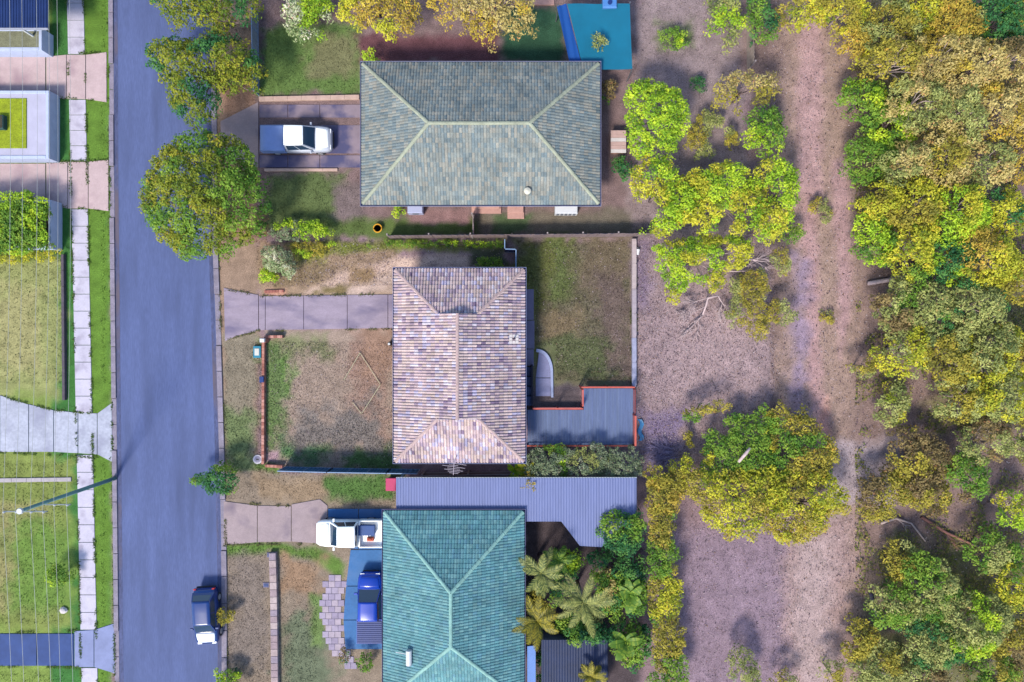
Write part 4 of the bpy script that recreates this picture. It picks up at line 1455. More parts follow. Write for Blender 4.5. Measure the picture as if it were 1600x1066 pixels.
MB().bbox(x - 0.32, y - 0.5, 1.21, x + 0.32, y + 0.5, 1.6, 0.03).obj('pot', mat('dark_planter', S(52, 84, 84), amt=0.1), t_)
MB().box(x - 0.26, y - 0.44, 1.601, x + 0.26, y + 0.44, 1.62).obj('soil', mat('mulch'), t_)
xa, ya = P2(-250, 44, 3.3)
xb, yb = P2(75, -160, 3.3)
nh = thing('carport', 'navy metal carport roof cut off at the top left corner', 'carport', ((xa + xb) / 2, (ya + yb) / 2, 0))
m_navy = mat('navy_sheet', S(34, 56, 110), rough=0.45, amt=0.15, scale=1)
x = xb
while x > xa + 0.2:
    mb = MB()
    mb.box(x - 0.755, ya, 3.3, x, yb, 3.33)
    for k in range(4):
        mb.box(x - 0.70 + k * 0.19, ya + 0.002, 3.331, x - 0.66 + k * 0.19, yb - 0.002, 3.362)
    mb.obj('roof_sheet', m_navy, nh)
    x -= 0.76
MB().box(xa, ya - 0.1, 3.2, xb, ya - 0.004, 3.34).obj('gutter', mat('grey_gutter', S(170, 174, 190), amt=0.1), nh)
for yy in (ya + 0.4, ya + 4.4, yb - 0.4):
    MB().box(xb - 2.6, yy - 0.06, 0, xb - 2.48, yy + 0.06, 3.295).obj('post', m_wm, nh)
    MB().box(xa + 1.0, yy - 0.06, 0, xa + 1.12, yy + 0.06, 3.295).obj('post', m_wm, nh)
# dark edging wall of the left lawn
e = thing('garden_edging', 'dark sleeper edging on the street side of the left lawn', 'edging', P(101, 510))
wall_run(e, [(101, 398), (103, 625)], 0, 0.3, 0.2, 1.2, mat('dark_sleeper', S(92, 84, 96), amt=0.2, scale=3), 'sleeper', gap=0.015)
e = thing('concrete_edging', 'pale concrete edging strip across the lower left lawn', 'edging', P(50, 751))
wall_run(e, [(-120, 752), (112, 749)], 0, 0.1, 0.3, 1.1, mat('pale_edging', S(186, 178, 184), amt=0.12, scale=2), 'edging_block', gap=0.012)

# ------------------------------------------------------------------ power pole and its wires
px_, py_, _ = P(181, 747)
pole = thing('power_pole', 'tall green-grey power pole leaning out from the left kerb, white insulators on top', 'power pole', (px_, py_, 0))
mp = mat('pole_timber', S(118, 160, 160), rough=0.9, amt=0.2, scale=2, stretch=(4, 4, 0.4))
MB().tube([(px_, py_, -0.1), (px_, py_, 4), (px_, py_, 9.7)], [0.145, 0.13, 0.105], 14).obj('pole', mp, pole, True)
m_arm = mat('crossarm', S(176, 186, 190), rough=0.8, amt=0.15, scale=3)
MB().bbox(px_ - 1.3, py_ - 0.17, 9.2, px_ + 1.3, py_ - 0.118, 9.32).obj('crossarm', m_arm, pole)
MB().bbox(px_ - 0.1, py_ - 0.20, 7.35, px_ + 1.5, py_ - 0.148, 7.46).obj('crossarm', m_arm, pole)
for a, b in (((px_ - 0.7, py_ - 0.17, 9.2), (px_ - 0.1, py_ - 0.12, 8.7)), ((px_ + 0.7, py_ - 0.17, 9.2), (px_ + 0.1, py_ - 0.12, 8.7))):
    MB().tube([a, b], 0.02, 6).obj('brace', m_arm, pole)
MB().tube([(px_, py_, 9.7), (px_, py_, 9.82)], [0.2, 0.17], 12).obj('cap', m_wm, pole)
m_ins = mat('porcelain', S(236, 238, 242), rough=0.3, amt=0.03)
INS = [(-1.2, 9.32), (-0.45, 9.32), (0.45, 9.32), (1.2, 9.32), (0.6, 7.46), (1.4, 7.46)]
for dx, zz in INS:
    yy = py_ - 0.145 if zz > 8 else py_ - 0.175
    MB().tube([(px_ + dx, yy, zz), (px_ + dx, yy, zz + 0.05), (px_ + dx, yy, zz + 0.08), (px_ + dx, yy, zz + 0.15), (px_ + dx, yy, zz + 0.2)], [0.03, 0.03, 0.07, 0.06, 0.03], 10).obj('insulator', m_ins, pole)
m_wire = mat('aluminium_wire', S(196, 198, 196), rough=0.5, amt=0.05)
WL = ['outermost of the power lines over the left lawns, at the left edge', 'second power line from the left edge, on the upper crossarm', 'third power line from the left edge, on the upper crossarm', 'fourth power line from the left edge, right end of the upper crossarm', 'lower power line over the left lawns, on the small crossarm', 'power line nearest the road, at the tip of the small crossarm']
for (dx, zz), lab in zip(INS, WL):
    yy = py_ - 0.145 if zz > 8 else py_ - 0.175
    pts = []
    for k in range(33):
        t = k / 32
        y = 46 + (-60 - 46) * t
        span0, span1 = (46, yy) if y > yy else (yy, -60)
        s_ = (y - span0) / (span1 - span0)
        pts.append((px_ + dx + (0.10 if 'x' else 0) * 0 + (0.02 * (y - yy) * -0.4), y, zz + 0.2 - 4 * (0.9 if zz > 8 else 0.7) * s_ * (1 - s_)))
    o = MB().tube(pts, 0.011, 5).obj('power_line', m_wire)
    tag(o, lab, 'power line', 'overhead power lines')

# ------------------------------------------------------------------ small things
def P3(u, v, z=0.0):
    return Vector(P(u, v, z))


# TV antenna on a mast fixed to the lower eave of the middle house
ax, ay, _ = P(709, 724.5, 5.2)
ant = thing('tv_antenna', 'pale TV antenna standing out over the lower eave of the cream tiled roof', 'antenna', (ax, ay + 0.1, 3.0))
m_al = mat('antenna_aluminium', S(216, 202, 214), rough=0.4, metal=0.2, amt=0.05)
MB().tube([(ax, ay + 0.1, 3.05), (ax, ay + 0.1, 5.35)], 0.022, 8).obj('mast', m_al, ant)
MB().tube([(ax + 0.05, ay + 0.35, 5.25), (ax - 0.03, ay - 0.75, 5.25)], 0.02, 6).obj('boom', m_al, ant)
for k, (yy, ln, tilt) in enumerate(((0.18, 0.5, -0.10), (0.04, 0.85, -0.16), (-0.1, 0.3, -0.1), (-0.2, 0.75, -0.14), (-0.32, 0.42, -0.1), (-0.42, 0.62, -0.12), (-0.52, 0.4, -0.1), (-0.62, 0.3, -0.1))):
    MB().tube([(ax - ln, ay + yy - ln * tilt, 5.27), (ax + ln, ay + yy + ln * tilt, 5.27)], 0.014, 5).obj('element', m_al, ant)

# letterbox on its pier
x, y, _ = P(411.5, 532, 0.7)
lb = thing('letterbox', 'white letterbox on a brick pier at the end of the low red wall', 'letterbox', (x, y, 0))
MB().bbox(x - 0.16, y - 0.16, 0, x + 0.16, y + 0.16, 0.62, 0.01).obj('pier', BR[0], lb)
MB().bbox(x - 0.22, y - 0.14, 0.621, x + 0.12, y + 0.14, 0.86, 0.03).obj('box', mat('white_enamel', S(240, 240, 248), rough=0.4, amt=0.04), lb)
MB().box(x - 0.224, y - 0.1, 0.74, x - 0.2205, y + 0.1, 0.78).obj('slot', m_trim, lb)
# dark blue box on the wall
x, y, _ = P(409.5, 593, 0.45)
t_ = thing('meter_box', 'dark blue box against the street face of the low red brick wall', 'meter box', (x, y, 0))
MB().bbox(x - 0.15, y - 0.2, 0, x + 0.12, y + 0.2, 0.5, 0.02).obj('case', mat('dark_blue_plastic', S(26, 58, 128), rough=0.5, amt=0.08), t_)
MB().bbox(x - 0.17, y - 0.22, 0.501, x + 0.14, y + 0.22, 0.54, 0.015).obj('lid', mat('dark_blue_plastic'), t_)
# teal utility box
x, y, _ = P(401.5, 550, 0.2)
t_ = thing('utility_box', 'teal utility box with pale lid on the verge beside the brick wall', 'utility box', (x, y, 0))
MB().bbox(x - 0.28, y - 0.44, 0, x + 0.28, y + 0.44, 0.2, 0.02).obj('case', mat('teal_plastic', S(46, 140, 170), rough=0.5, amt=0.08), t_)
MB().bbox(x - 0.17, y - 0.26, 0.201, x + 0.17, y + 0.26, 0.24, 0.015).obj('lid', mat('pale_lid', S(220, 220, 214), amt=0.06), t_)
# round service cover
x, y, _ = P(402.5, 718, 0.05)
t_ = thing('service_cover', 'round white service cover with a dark centre on the verge', 'service cover', (x, y, 0))
MB().tube([(x, y, 0), (x, y, 0.06)], 0.34, 24).obj('rim', mat('white_concrete', S(216, 212, 224), amt=0.1, scale=4), t_)
MB().tube([(x, y, 0.061), (x, y, 0.075)], 0.24, 20).obj('cover', mat('cast_cover', S(150, 146, 170), amt=0.15, scale=4), t_)
MB().box(x - 0.1, y - 0.05, 0.076, x + 0.1, y + 0.05, 0.085).obj('grip', m_trim, t_)
# white string staked out on the lawn
m_str = mat('white_string', S(214, 208, 176), rough=0.9, amt=0.1)
t_ = thing('string_line', 'thin pale string staked out as a kite shape on the dry front lawn', 'string', P(566, 600))
KITE = [(537, 594), (562.5, 551.5), (594.5, 601), (565, 646.5), (551, 629)]
for a, b in zip(KITE[:-1], KITE[1:]):
    A, B = P3(*a, 0.12), P3(*b, 0.12)
    MB().tube([A, (A + B) / 2 - Vector((0, 0, 0.03)), B], 0.022, 5).obj('string', m_str, t_)
for a in KITE:
    A = P3(*a, 0)
    MB().tube([A, A + Vector((0, 0, 0.2))], [0.025, 0.03], 6).obj('peg', mat('peg_timber', S(196, 176, 140), amt=0.1), t_)
# garden tap by the left wall of the house
x, y, _ = P(609.5, 537, 0.5)
t_ = thing('gas_bottle', 'small black and white gas bottle beside the left edge of the cream tiled roof', 'gas bottle', (x, y, 0))
MB().tube([(x, y, 0), (x, y, 0.05), (x, y, 0.55), (x, y, 0.66), (x, y, 0.70)], [0.12, 0.16, 0.16, 0.1, 0.05], 14).obj('bottle', mat('dark_bottle', S(44, 44, 58), rough=0.4, amt=0.1), t_, True)
MB().tube([(x - 0.03, y - 0.03, 0.70), (x - 0.03, y - 0.03, 0.80)], 0.09, 10).obj('collar', m_wm, t_)
# white bucket behind the retaining wall
x, y, _ = P(996.5, 394, 0.2)
t_ = thing('bucket', 'white bucket on its side against the concrete sleeper wall', 'bucket', (x, y, 0))
MB().tube([(x - 0.02, y - 0.2, 0.17), (x + 0.02, y + 0.2, 0.17)], [0.12, 0.16], 14).obj('pail', mat('white_plastic', S(240, 238, 244), rough=0.5, amt=0.05), t_)
MB().tube([(x - 0.14, y + 0.18, 0.2), (x - 0.02, y + 0.34, 0.3), (x + 0.16, y + 0.2, 0.2)], 0.012, 5).obj('handle', m_rim, t_)
# white scraps left on the leaf-strewn ground
m_scrap = mat('pale_stone', S(220, 212, 214), rough=0.9, amt=0.15, scale=6)
# red wheelie bin beside the carport
x, y, _ = P(611, 757, 1.0)
t_ = thing('storage_bin', 'pink-red bin at the left end of the blue-grey carport roof', 'bin', (x, y, 0))
b_ = MB()
b_.v += [(x - 0.28, y - 0.35, 0.1), (x + 0.28, y - 0.35, 0.1), (x + 0.28, y + 0.35, 0.1), (x - 0.28, y + 0.35, 0.1), (x - 0.36, y - 0.44, 1.0), (x + 0.36, y - 0.44, 1.0), (x + 0.36, y + 0.44, 1.0), (x - 0.36, y + 0.44, 1.0)]
b_.f += [(3, 2, 1, 0), (4, 5, 6, 7), (0, 1, 5, 4), (1, 2, 6, 5), (2, 3, 7, 6), (3, 0, 4, 7)]
m_redp = mat('pink_red_plastic', S(206, 60, 116), rough=0.5, amt=0.06)
b_.obj('bin_body', m_redp, t_)
MB().bbox(x - 0.38, y - 0.47, 1.002, x + 0.38, y + 0.47, 1.07, 0.03).obj('lid', m_redp, t_)
for sx in (-1, 1):
    MB().tube([(x + sx * 0.24, y - 0.38, 0.1), (x + sx * 0.31, y - 0.38, 0.1)], 0.1, 12).obj('wheel', m_tyre, t_)
# hutch at the right of the upper house
x, y, _ = P(966, 222, 0.8)
t_ = thing('hutch', 'small pink and white hutch behind the grey-green roofed house', 'hutch', (x, y, 0))
MB().box(x - 0.48, y - 0.72, 0.2, x + 0.48, y + 0.72, 0.85).obj('box', mat('hutch_timber', S(170, 130, 118), amt=0.15, scale=3), t_)
for k in range(6):
    MB().bbox(x - 0.56, y - 0.82 + k * 0.275, 0.86, x + 0.56, y - 0.82 + k * 0.275 + 0.265, 0.92 - 0.0, 0.012).obj('roof_board', mat('pink_board', S(204, 172, 166), amt=0.12, scale=3) if k % 3 else mat('white_board', S(222, 214, 214), amt=0.1), t_)
for sx in (-0.42, 0.36):
    for sy in (-0.66, 0.6):
        MB().box(x + sx, y + sy, 0, x + sx + 0.06, y + sy + 0.06, 0.198).obj('leg', mat('hutch_timber'), t_)
# air conditioner and awnings on the lower face of the upper house
x, y, _ = P(885, 326.5, 1.0)
t_ = thing('air_conditioner', 'white air conditioner cabinet below the right part of the grey-green eave', 'air conditioner', (x, y, 0))
MB().bbox(x - 0.82, y - 0.33, 0.1, x + 0.82, y + 0.33, 1.0, 0.04).obj('cabinet', m_wm, t_)
for k in range(5):
    MB().box(x - 0.7 + k * 0.3, y - 0.345, 0.25, x - 0.5 + k * 0.3, y - 0.332, 0.85).obj('grille', mat('grey_grille', S(120, 126, 140), amt=0.1), t_)
x, y, _ = P(648, 326, 1.0)
t_ = thing('air_conditioner', 'pale blue-white cabinet below the left part of the grey-green eave', 'air conditioner', (x, y, 0))
MB().bbox(x - 0.55, y - 0.3, 0.1, x + 0.55, y + 0.3, 0.9, 0.04).obj('cabinet', mat('bluish_metal', S(186, 192, 226), rough=0.5, amt=0.06), t_)
MB().tube([(x, y - 0.312, 0.5), (x, y - 0.302, 0.5)], 0.26, 18).obj('fan_guard', mat('grey_grille'), t_)
for (u_, v_, w_, d_, lab) in ((760, 326, 1.1, 0.35, 'wide pink concrete step below the grey-green eave'), (806, 332, 0.62, 0.45, 'smaller pink concrete step right of the wide one')):
    x, y, _ = P(u_, v_, 0.2)
    t_ = thing('doorstep', lab, 'step', (x, y, 0))
    MB().bbox(x - w_, y - d_, 0, x + w_, y + d_, 0.16, 0.02).obj('tread', mat('pink_step', S(204, 160, 150), amt=0.14, scale=3), t_)
    MB().bbox(x - w_ * 0.9, y - d_ * 0.1, 0.161, x + w_ * 0.9, y + d_, 0.30, 0.02).obj('tread', mat('pink_step'), t_)
x, y, _ = P(590, 357, 0.3)
t_ = thing('plant_pot', 'round orange-yellow pot on the grass below the grey-green eave', 'pot', (x, y, 0))
MB().tube([(x, y, 0), (x, y, 0.3), (x, y, 0.36), (x, y, 0.36), (x, y, 0.28)], [0.2, 0.32, 0.34, 0.26, 0.25], 16).obj('pot', mat('orange_glaze', S(236, 168, 36), rough=0.5, amt=0.1), t_)
MB().tube([(x, y, 0.28), (x, y, 0.30)], 0.24, 14).obj('soil', mat('mulch'), t_)
# turquoise shade cloth on posts
m_sail = mat('turquoise_cloth', S(8, 124, 160), rough=0.8, amt=0.1, scale=0.7, detail=0.05, transl=0.15)
m_sail2 = mat('blue_cloth', S(14, 84, 168), rough=0.8, amt=0.1, scale=0.7, transl=0.1)
cx_, cy_, _ = P(935, 55, 2.2)
t_ = thing('shade_sail', 'turquoise shade cloth with blue border strip behind the grey-green roof', 'shade sail', (cx_, cy_, 0))


def cloth(corners, z, m, name, sag=0.25, n=10):
    V = []
    for i in range(n + 1):
        for j in range(n + 1):
            s, t = i / n, j / n
            u_ = (corners[0][0] * (1 - s) + corners[1][0] * s) * (1 - t) + (corners[3][0] * (1 - s) + corners[2][0] * s) * t
            v_ = (corners[0][1] * (1 - s) + corners[1][1] * s) * (1 - t) + (corners[3][1] * (1 - s) + corners[2][1] * s) * t
            zz = z - sag * 16 * s * (1 - s) * t * (1 - t) + 0.04 * math.sin(9 * s + 4 * t)
            x_, y_, _z = P(u_, v_, z)
            V.append((x_, y_, zz))
    k = len(V)
    mb = MB()
    ff = [(i * (n + 1) + j, i * (n + 1) + j + 1, (i + 1) * (n + 1) + j + 1, (i + 1) * (n + 1) + j) for i in range(n) for j in range(n)]
    mb.add(V + [(a, b, c - 0.012) for a, b, c in V], ff + [tuple(k + q_ for q_ in f[::-1]) for f in ff])
    return mb.obj(name, m, t_, True)


cloth([(886, 6), (984, 6), (988, 108), (912, 110)], 2.3, m_sail, 'cloth', 0.12)
cloth([(870, 10), (885, 6), (911, 110), (893, 112)], 2.3, m_sail2, 'border_cloth', 0.04)
for (u_, v_) in ((872, 10), (984, 5), (988, 108)):
    x, y, _ = P(u_, v_, 2.3)
    MB().tube([(x, y, 0), (x, y, 2.45)], 0.05, 8).obj('post', mat('galvanised'), t_)
x, y, _ = P(955, 5, 1.0)
t_ = thing('water_tank', 'pale blue tank top beside the far corner of the turquoise cloth', 'tank', (x, y, 0))
x, y, _ = P(953, 4, 2.5)
t_.location = (x, y, 0)
MB().bbox(x - 0.5, y - 0.35, 0, x + 0.5, y + 0.35, 2.5, 0.06).obj('tank', mat('pale_blue_tank', S(84, 140, 210), rough=0.5, amt=0.08), t_)
MB().tube([(x, y, 2.5), (x, y, 2.58)], 0.16, 12).obj('lid', mat('dark_blue_plastic'), t_)
xa, ya = P2(790, 8, 0.3)
t_ = thing('garden_slab', 'pale pink concrete slab at the top edge beside the turquoise cloth', 'slab', (*P2(855, 0, 0), 0))
xb, yb = P2(866, 9, 0)
MB().bbox(xb - 1.6, yb, 0, xb, yb + 3.0, 0.12, 0.02).obj('slab', mat('pink_step'), t_)
MB().bbox(xb - 3.2, yb + 0.02, 0, xb - 1.615, yb + 3.0, 0.12, 0.02).obj('slab', mat('pink_step'), t_)
# dark navy shed roof among the palms
xa, ya = P2(846, 1066 + 40, 2.2)
xb, yb = P2(950, 1000, 2.2)
t_ = thing('garden_shed', 'dark navy shed roof among the palms at the bottom edge', 'shed', ((xa + xb) / 2, (ya + yb) / 2, 0))
m_ns = mat('navy_shed_sheet', S(22, 42, 84), rough=0.6, amt=0.2, scale=1.2)
sheet_roof(t_, 846, 950, lambda u_: 1000, lambda u_: 1106, 2.2, m_ns)
MB().box(xa + 0.15, ya + 0.15, 0, xb - 0.15, yb - 0.15, 2.17).obj('wall', mat('shed_wall', S(90, 100, 120), amt=0.1), t_)
# blue scrap of tarp by the deck
x, y, _ = P(1001, 672, 0.1)
mb = MB()
K = 8
V = []
for i in range(K + 1):
    for j in range(4):
        V.append((x + (j - 1.5) * 0.10 + 0.1 * math.sin(i * 1.3), y + (i - 4) * 0.2, 0.06 + 0.07 * math.sin(i * 2.1 + j * 1.7) + 0.05))
n_ = len(V)
ff = [(i * 4 + j, i * 4 + j + 1, i * 4 + j + 5, i * 4 + j + 4) for i in range(K) for j in range(3)]
mb.add(V + [(a, b, c - 0.01) for a, b, c in V], ff + [tuple(n_ + q_ for q_ in f[::-1]) for f in ff])
tag(mb.obj('tarp', mat('blue_tarp', S(70, 140, 196), rough=0.5, amt=0.1), None, True), 'crumpled pale blue tarp beside the right end of the deck', 'tarp')
# pavers and stepping bits seen in the lower front yard
for u_, v_, lab in ((422, 867, 'small grey stone cap above the stone block wall'), (416, 914, 'small blue-grey pit lid left of the stone block wall')):
    x, y, _ = P(u_, v_)
    t_ = thing('pit_lid', lab, 'pit lid', (x, y, 0))
    MB().bbox(x - 0.22, y - 0.18, 0, x + 0.22, y + 0.18, 0.05, 0.01).obj('surround', mat('grey_path'), t_)
    MB().bbox(x - 0.15, y - 0.11, 0.051, x + 0.15, y + 0.11, 0.07, 0.006).obj('lid', mat('step_grey'), t_)
x, y, _ = P(98, 955, 0.2)
t_ = thing('garden_rock', 'small white rock on the lower left lawn', 'rock', (x, y, 0))
mb = MB()
rr = random.Random(4)
ring = []
for zz, rad in ((-0.05, 0.2), (0.1, 0.28), (0.22, 0.18), (0.27, 0.06)):
    ring.append([(x + rad * rr.uniform(0.8, 1.2) * math.cos(k * math.pi / 4), y + rad * rr.uniform(0.8, 1.2) * math.sin(k * math.pi / 4), zz) for k in range(8)])
loft(ring).obj('stone', m_scrap, t_)

# ------------------------------------------------------------------ vegetation
m_leaf = mat('foliage', attr='tint', rough=0.75, amt=0.0, spec=0.2, transl=0.28)
m_bark = mat('bark', S(150, 130, 132), rough=0.95, amt=0.25, scale=4, stretch=(3, 3, 0.6))
m_barkg = mat('pale_bark', S(196, 176, 172), rough=0.9, amt=0.2, scale=4)
PALS = {   # light leaf, mid leaf, dark leaf
    'yellow': (S(206, 200, 34), S(174, 176, 28), S(108, 128, 28)),
    'lime': (S(190, 212, 20), S(146, 184, 22), S(84, 128, 18)),
    'green': (S(140, 168, 48), S(98, 140, 38), S(56, 100, 32)),
    'street': (S(156, 156, 30), S(116, 132, 28), S(64, 98, 30)),
    'deep': (S(92, 140, 60), S(52, 112, 58), S(24, 76, 50)),
    'tan': (S(206, 188, 116), S(182, 164, 92), S(136, 124, 66)),
    'gold': (S(202, 180, 58), S(178, 154, 48), S(128, 116, 42)),
    'sage': (S(176, 180, 100), S(142, 150, 78), S(94, 112, 60)),
    'grey': (S(150, 160, 128), S(116, 132, 96), S(72, 94, 60)),
    'olive': (S(184, 170, 50), S(150, 142, 44), S(108, 108, 40)),
    'brown': (S(150, 130, 78), S(124, 108, 66), S(90, 80, 52)),
    'white': (S(226, 222, 196), S(150, 166, 112), S(84, 120, 66)),
}


def leaf_quads(c, n_of, rc, leaf, r, flat=0.65, up=0.75):
    """leaf-sized diamonds spread through clump volumes; c (k,3) clump centres"""
    idx = np.repeat(np.arange(len(c)), n_of)
    n = len(idx)
    d = r.normal(size=(n, 3))
    d /= np.linalg.norm(d, axis=1)[:, None] + 1e-9
    rad = rc[idx] * r.uniform(0.25, 1.0, n) ** 0.55
    pos = c[idx] + d * rad[:, None] * np.array([1, 1, flat])
    nr = d * 0.55 + r.normal(size=(n, 3)) * 0.45
    nr[:, 2] += up
    nr /= np.linalg.norm(nr, axis=1)[:, None]
    a = np.cross(nr, r.normal(size=(n, 3)))
    a /= np.linalg.norm(a, axis=1)[:, None] + 1e-9
    b = np.cross(nr, a)
    l_ = leaf * r.uniform(0.65, 1.4, n)
    w_ = l_ * r.uniform(0.38, 0.62, n)
    V = np.empty((n, 4, 3))
    V[:, 0] = pos + a * l_[:, None]
    V[:, 1] = pos + b * w_[:, None] + a * (l_ * 0.1)[:, None]
    V[:, 2] = pos - a * l_[:, None]
    V[:, 3] = pos - b * w_[:, None] + a * (l_ * 0.1)[:, None]
    return V, idx, pos


def blob_poly(u, v, r_, rnd, wob=0.22, n=14, sq=1.0):
    ph = [rnd.uniform(0, 6.28) for _ in range(3)]
    out = []
    for k in range(n):
        a = 2 * math.pi * k / n
        q_ = r_ * (1 + wob * (0.5 * math.sin(2 * a + ph[0]) + 0.4 * math.sin(3 * a + ph[1]) + 0.3 * math.sin(5 * a + ph[2])))
        out.append((u + q_ * math.cos(a), v + q_ * math.sin(a) * sq))
    return out


TREE_N = [0]
LEAFK = 1.62


def tree(name, label, cat, shape, h, pal, group=None, clump=0.42, dens=1.0, leaf=0.085, open_=0.0, depth=1.0, bark=None, limbs=True, mixpal=None, cover=1.0, dome=0.45):
    """shape: (u, v, r) or an outline in photo pixels; h: height of the top of the crown (m)"""
    TREE_N[0] += 1
    rnd = random.Random(100 + TREE_N[0])
    r = np.random.default_rng(500 + TREE_N[0])
    zc = h * 0.72
    poly = blob_poly(*shape, rnd) if isinstance(shape, tuple) else shape
    ew = np.array(PL(poly, zc))
    lo_, hi_ = ew.min(0), ew.max(0)
    area = (hi_ - lo_).prod()
    cand = r.uniform(lo_, hi_, (max(30, int(area * 9 / clump)), 2))
    sd = sdist(cand[:, 0], cand[:, 1], [tuple(p) for p in ew])
    ins = sd < -clump * 0.35
    cand, sd = cand[ins], -sd[ins]
    if open_ > 0 and len(cand):
        nz = fbm(cand[:, 0] * 0.8, cand[:, 1] * 0.8, 40 + TREE_N[0], 3)
        k = nz > np.quantile(nz, open_)
        cand, sd = cand[k], sd[k]
    keep = []
    mind = clump * 0.72
    for i in range(len(cand)):
        if all((cand[i][0] - cand[j][0]) ** 2 + (cand[i][1] - cand[j][1]) ** 2 > mind * mind for j in keep):
            keep.append(i)
    cand, sd = cand[keep], sd[keep]
    if len(cand) == 0:
        cand, sd = np.array([ew.mean(0)]), np.array([0.3])
    smax = max(sd.max(), 0.2)
    prof = np.sqrt(np.clip(sd / smax, 0, 1))
    z = h * (1 - dome) + h * dome * prof * r.uniform(0.72, 1.06, len(cand)) - clump * 0.5
    c1 = np.column_stack([cand, z])
    # a second, lower layer gives the crown depth
    k2 = r.random(len(cand)) < 0.6 * depth
    c2 = c1[k2].copy()
    c2[:, 2] -= r.uniform(0.15, 0.45, len(c2)) * h * 0.6
    c2[:, :2] += r.normal(0, clump * 0.4, (len(c2), 2))
    c2[:, 2] = np.maximum(c2[:, 2], 0.25)
    c = np.concatenate([c1, c2])
    rc = clump * r.uniform(0.6, 1.25, len(c))
    n_of = np.maximum(6, (cover * dens * 66 * (rc / 0.42) ** 2 * (0.085 / leaf) ** 1.7)).astype(int)
    n_of[len(c1):] = n_of[len(c1):] // 2 + 2
    V, idx, pos = leaf_quads(c, n_of, rc, leaf, r)
    V[..., 2] = np.maximum(V[..., 2], 0.03)
    L_, M_, D_ = (np.minimum(np.array(x) * LEAFK, 0.8) for x in PALS[pal])
    if mixpal:
        L2, M2, D2 = (np.minimum(np.array(x) * LEAFK, 0.8) for x in PALS[mixpal])
        pick = (fbm(c[:, 0] * 0.7, c[:, 1] * 0.7, 77 + TREE_N[0], 2) > 0.52).astype(float)[idx][:, None]
        L_, M_, D_ = L_ * (1 - pick) + L2 * pick, M_ * (1 - pick) + M2 * pick, D_ * (1 - pick) + D2 * pick
    tcl = np.clip(r.normal(0.55, 0.24, len(c)), 0, 1)[idx] + r.normal(0, 0.11, len(idx))
    tcl = np.clip(tcl, 0, 1)[:, None]
    C = np.where(tcl < 0.5, D_ + (M_ - D_) * tcl * 2, M_ + (L_ - M_) * (tcl * 2 - 1))
    C = C * 0.92 + C.mean(1)[:, None] * 0.08
    dry = r.random(len(C)) < 0.05
    C[dry] = C[dry] * np.array([1.15, 0.8, 0.9])
    base = np.array([*cand.mean(0), 0.0])
    root = thing(name, label, cat, tuple(base), group=group)
    crown = soup('crown' if h > 1.8 else 'foliage', V - base, m_leaf, C, 4, root)
    mb = MB()
    tr = max(0.035, min(0.22, h * 0.026))
    fork = h * (0.42 if h > 2 else 0.15)
    bx_, by_ = base[0], base[1]
    ld = rnd.uniform(-0.3, 0.3) * h * 0.1
    mb.tube([(bx_, by_, -0.1), (bx_ + ld * 0.4, by_, fork * 0.5), (bx_ + ld, by_ + ld * 0.5, fork)], [tr, tr * 0.85, tr * 0.7], 8)
    order = list(range(len(c1)))
    rnd.shuffle(order)
    for i in order[:(18 if h > 3 else 8)] if limbs else order[:4]:
        e = Vector(c1[i]) - Vector((0, 0, clump * 0.5))
        s_ = Vector((bx_ + ld, by_ + ld * 0.5, fork * rnd.uniform(0.8, 1.0)))
        m1 = s_.lerp(e, 0.4) + Vector((rnd.uniform(-.12, .12), rnd.uniform(-.12, .12), rnd.uniform(0, .12))) * h * 0.5
        m2 = s_.lerp(e, 0.75) + Vector((rnd.uniform(-.06, .06), rnd.uniform(-.06, .06), 0.02)) * h * 0.5
        for p_ in (m1, m2):
            p_.z = max(p_.z, 0.1)
        mb.tube([s_, m1, m2, e], [tr * 0.45, tr * 0.32, tr * 0.22, tr * 0.1], 5)
    mb.obj('trunk' if h > 1.8 else 'stem', bark or m_bark, root, True)
    return root


T = tree
# street trees, upper left
T('street_tree', 'big round dense tree overhanging the road beside the white ute', 'tree', [(309 + 101 * math.cos(a) * (1 + .03 * math.sin(5 * a)), 299 + 103 * math.sin(a) * (1 + .03 * math.cos(7 * a))) for a in [k * math.pi / 12 for k in range(24)]], 6.6, 'street', clump=0.44, dens=1.25, dome=0.5, mixpal='green')
T('street_tree', 'ragged yellow-green tree at the top edge overhanging the road', 'tree', [(222, -30), (235, 8), (262, 34), (300, 36), (330, 50), (372, 42), (398, 20), (398, -30)], 5.5, 'street', 'street trees upper left', mixpal='deep', open_=0.05)
T('street_tree', 'dark ragged tree over the road directly above the big round tree', 'tree', [(220, 74), (246, 52), (290, 56), (340, 46), (384, 56), (400, 100), (394, 138), (352, 144), (334, 134), (338, 164), (320, 194), (284, 188), (260, 164), (254, 134), (240, 104), (220, 96)], 5.5, 'deep', 'street trees upper left', mixpal='street', dens=1.05)
T('street_shrub', 'pointed dark green sapling hanging over the right kerb, middle of the road', 'shrub', [(284, 750), (316, 738), (322, 728), (352, 726), (370, 732), (370, 752), (358, 776), (340, 772), (326, 776), (318, 762)], 2.6, 'deep', clump=0.3, leaf=0.07, dens=1.4, mixpal='green')
T('small_shrub', 'small yellow-flowered shrub beside the navy hatchback', 'shrub', [(334, 966), (342, 950), (362, 955), (370, 968), (352, 976), (342, 982)], 1.3, 'olive', clump=0.22, leaf=0.06)
T('small_shrub', 'bright green bush at the bottom edge by the right kerb', 'bush', [(334, 1050), (350, 1046), (372, 1052), (380, 1085), (334, 1085)], 1.5, 'lime', clump=0.25, leaf=0.07, mixpal='green', dens=1.4)
T('small_shrub', 'dark little shrub beside the bottom right kerb bush', 'shrub', (372, 1050, 8), 0.9, 'deep', clump=0.18, leaf=0.05)
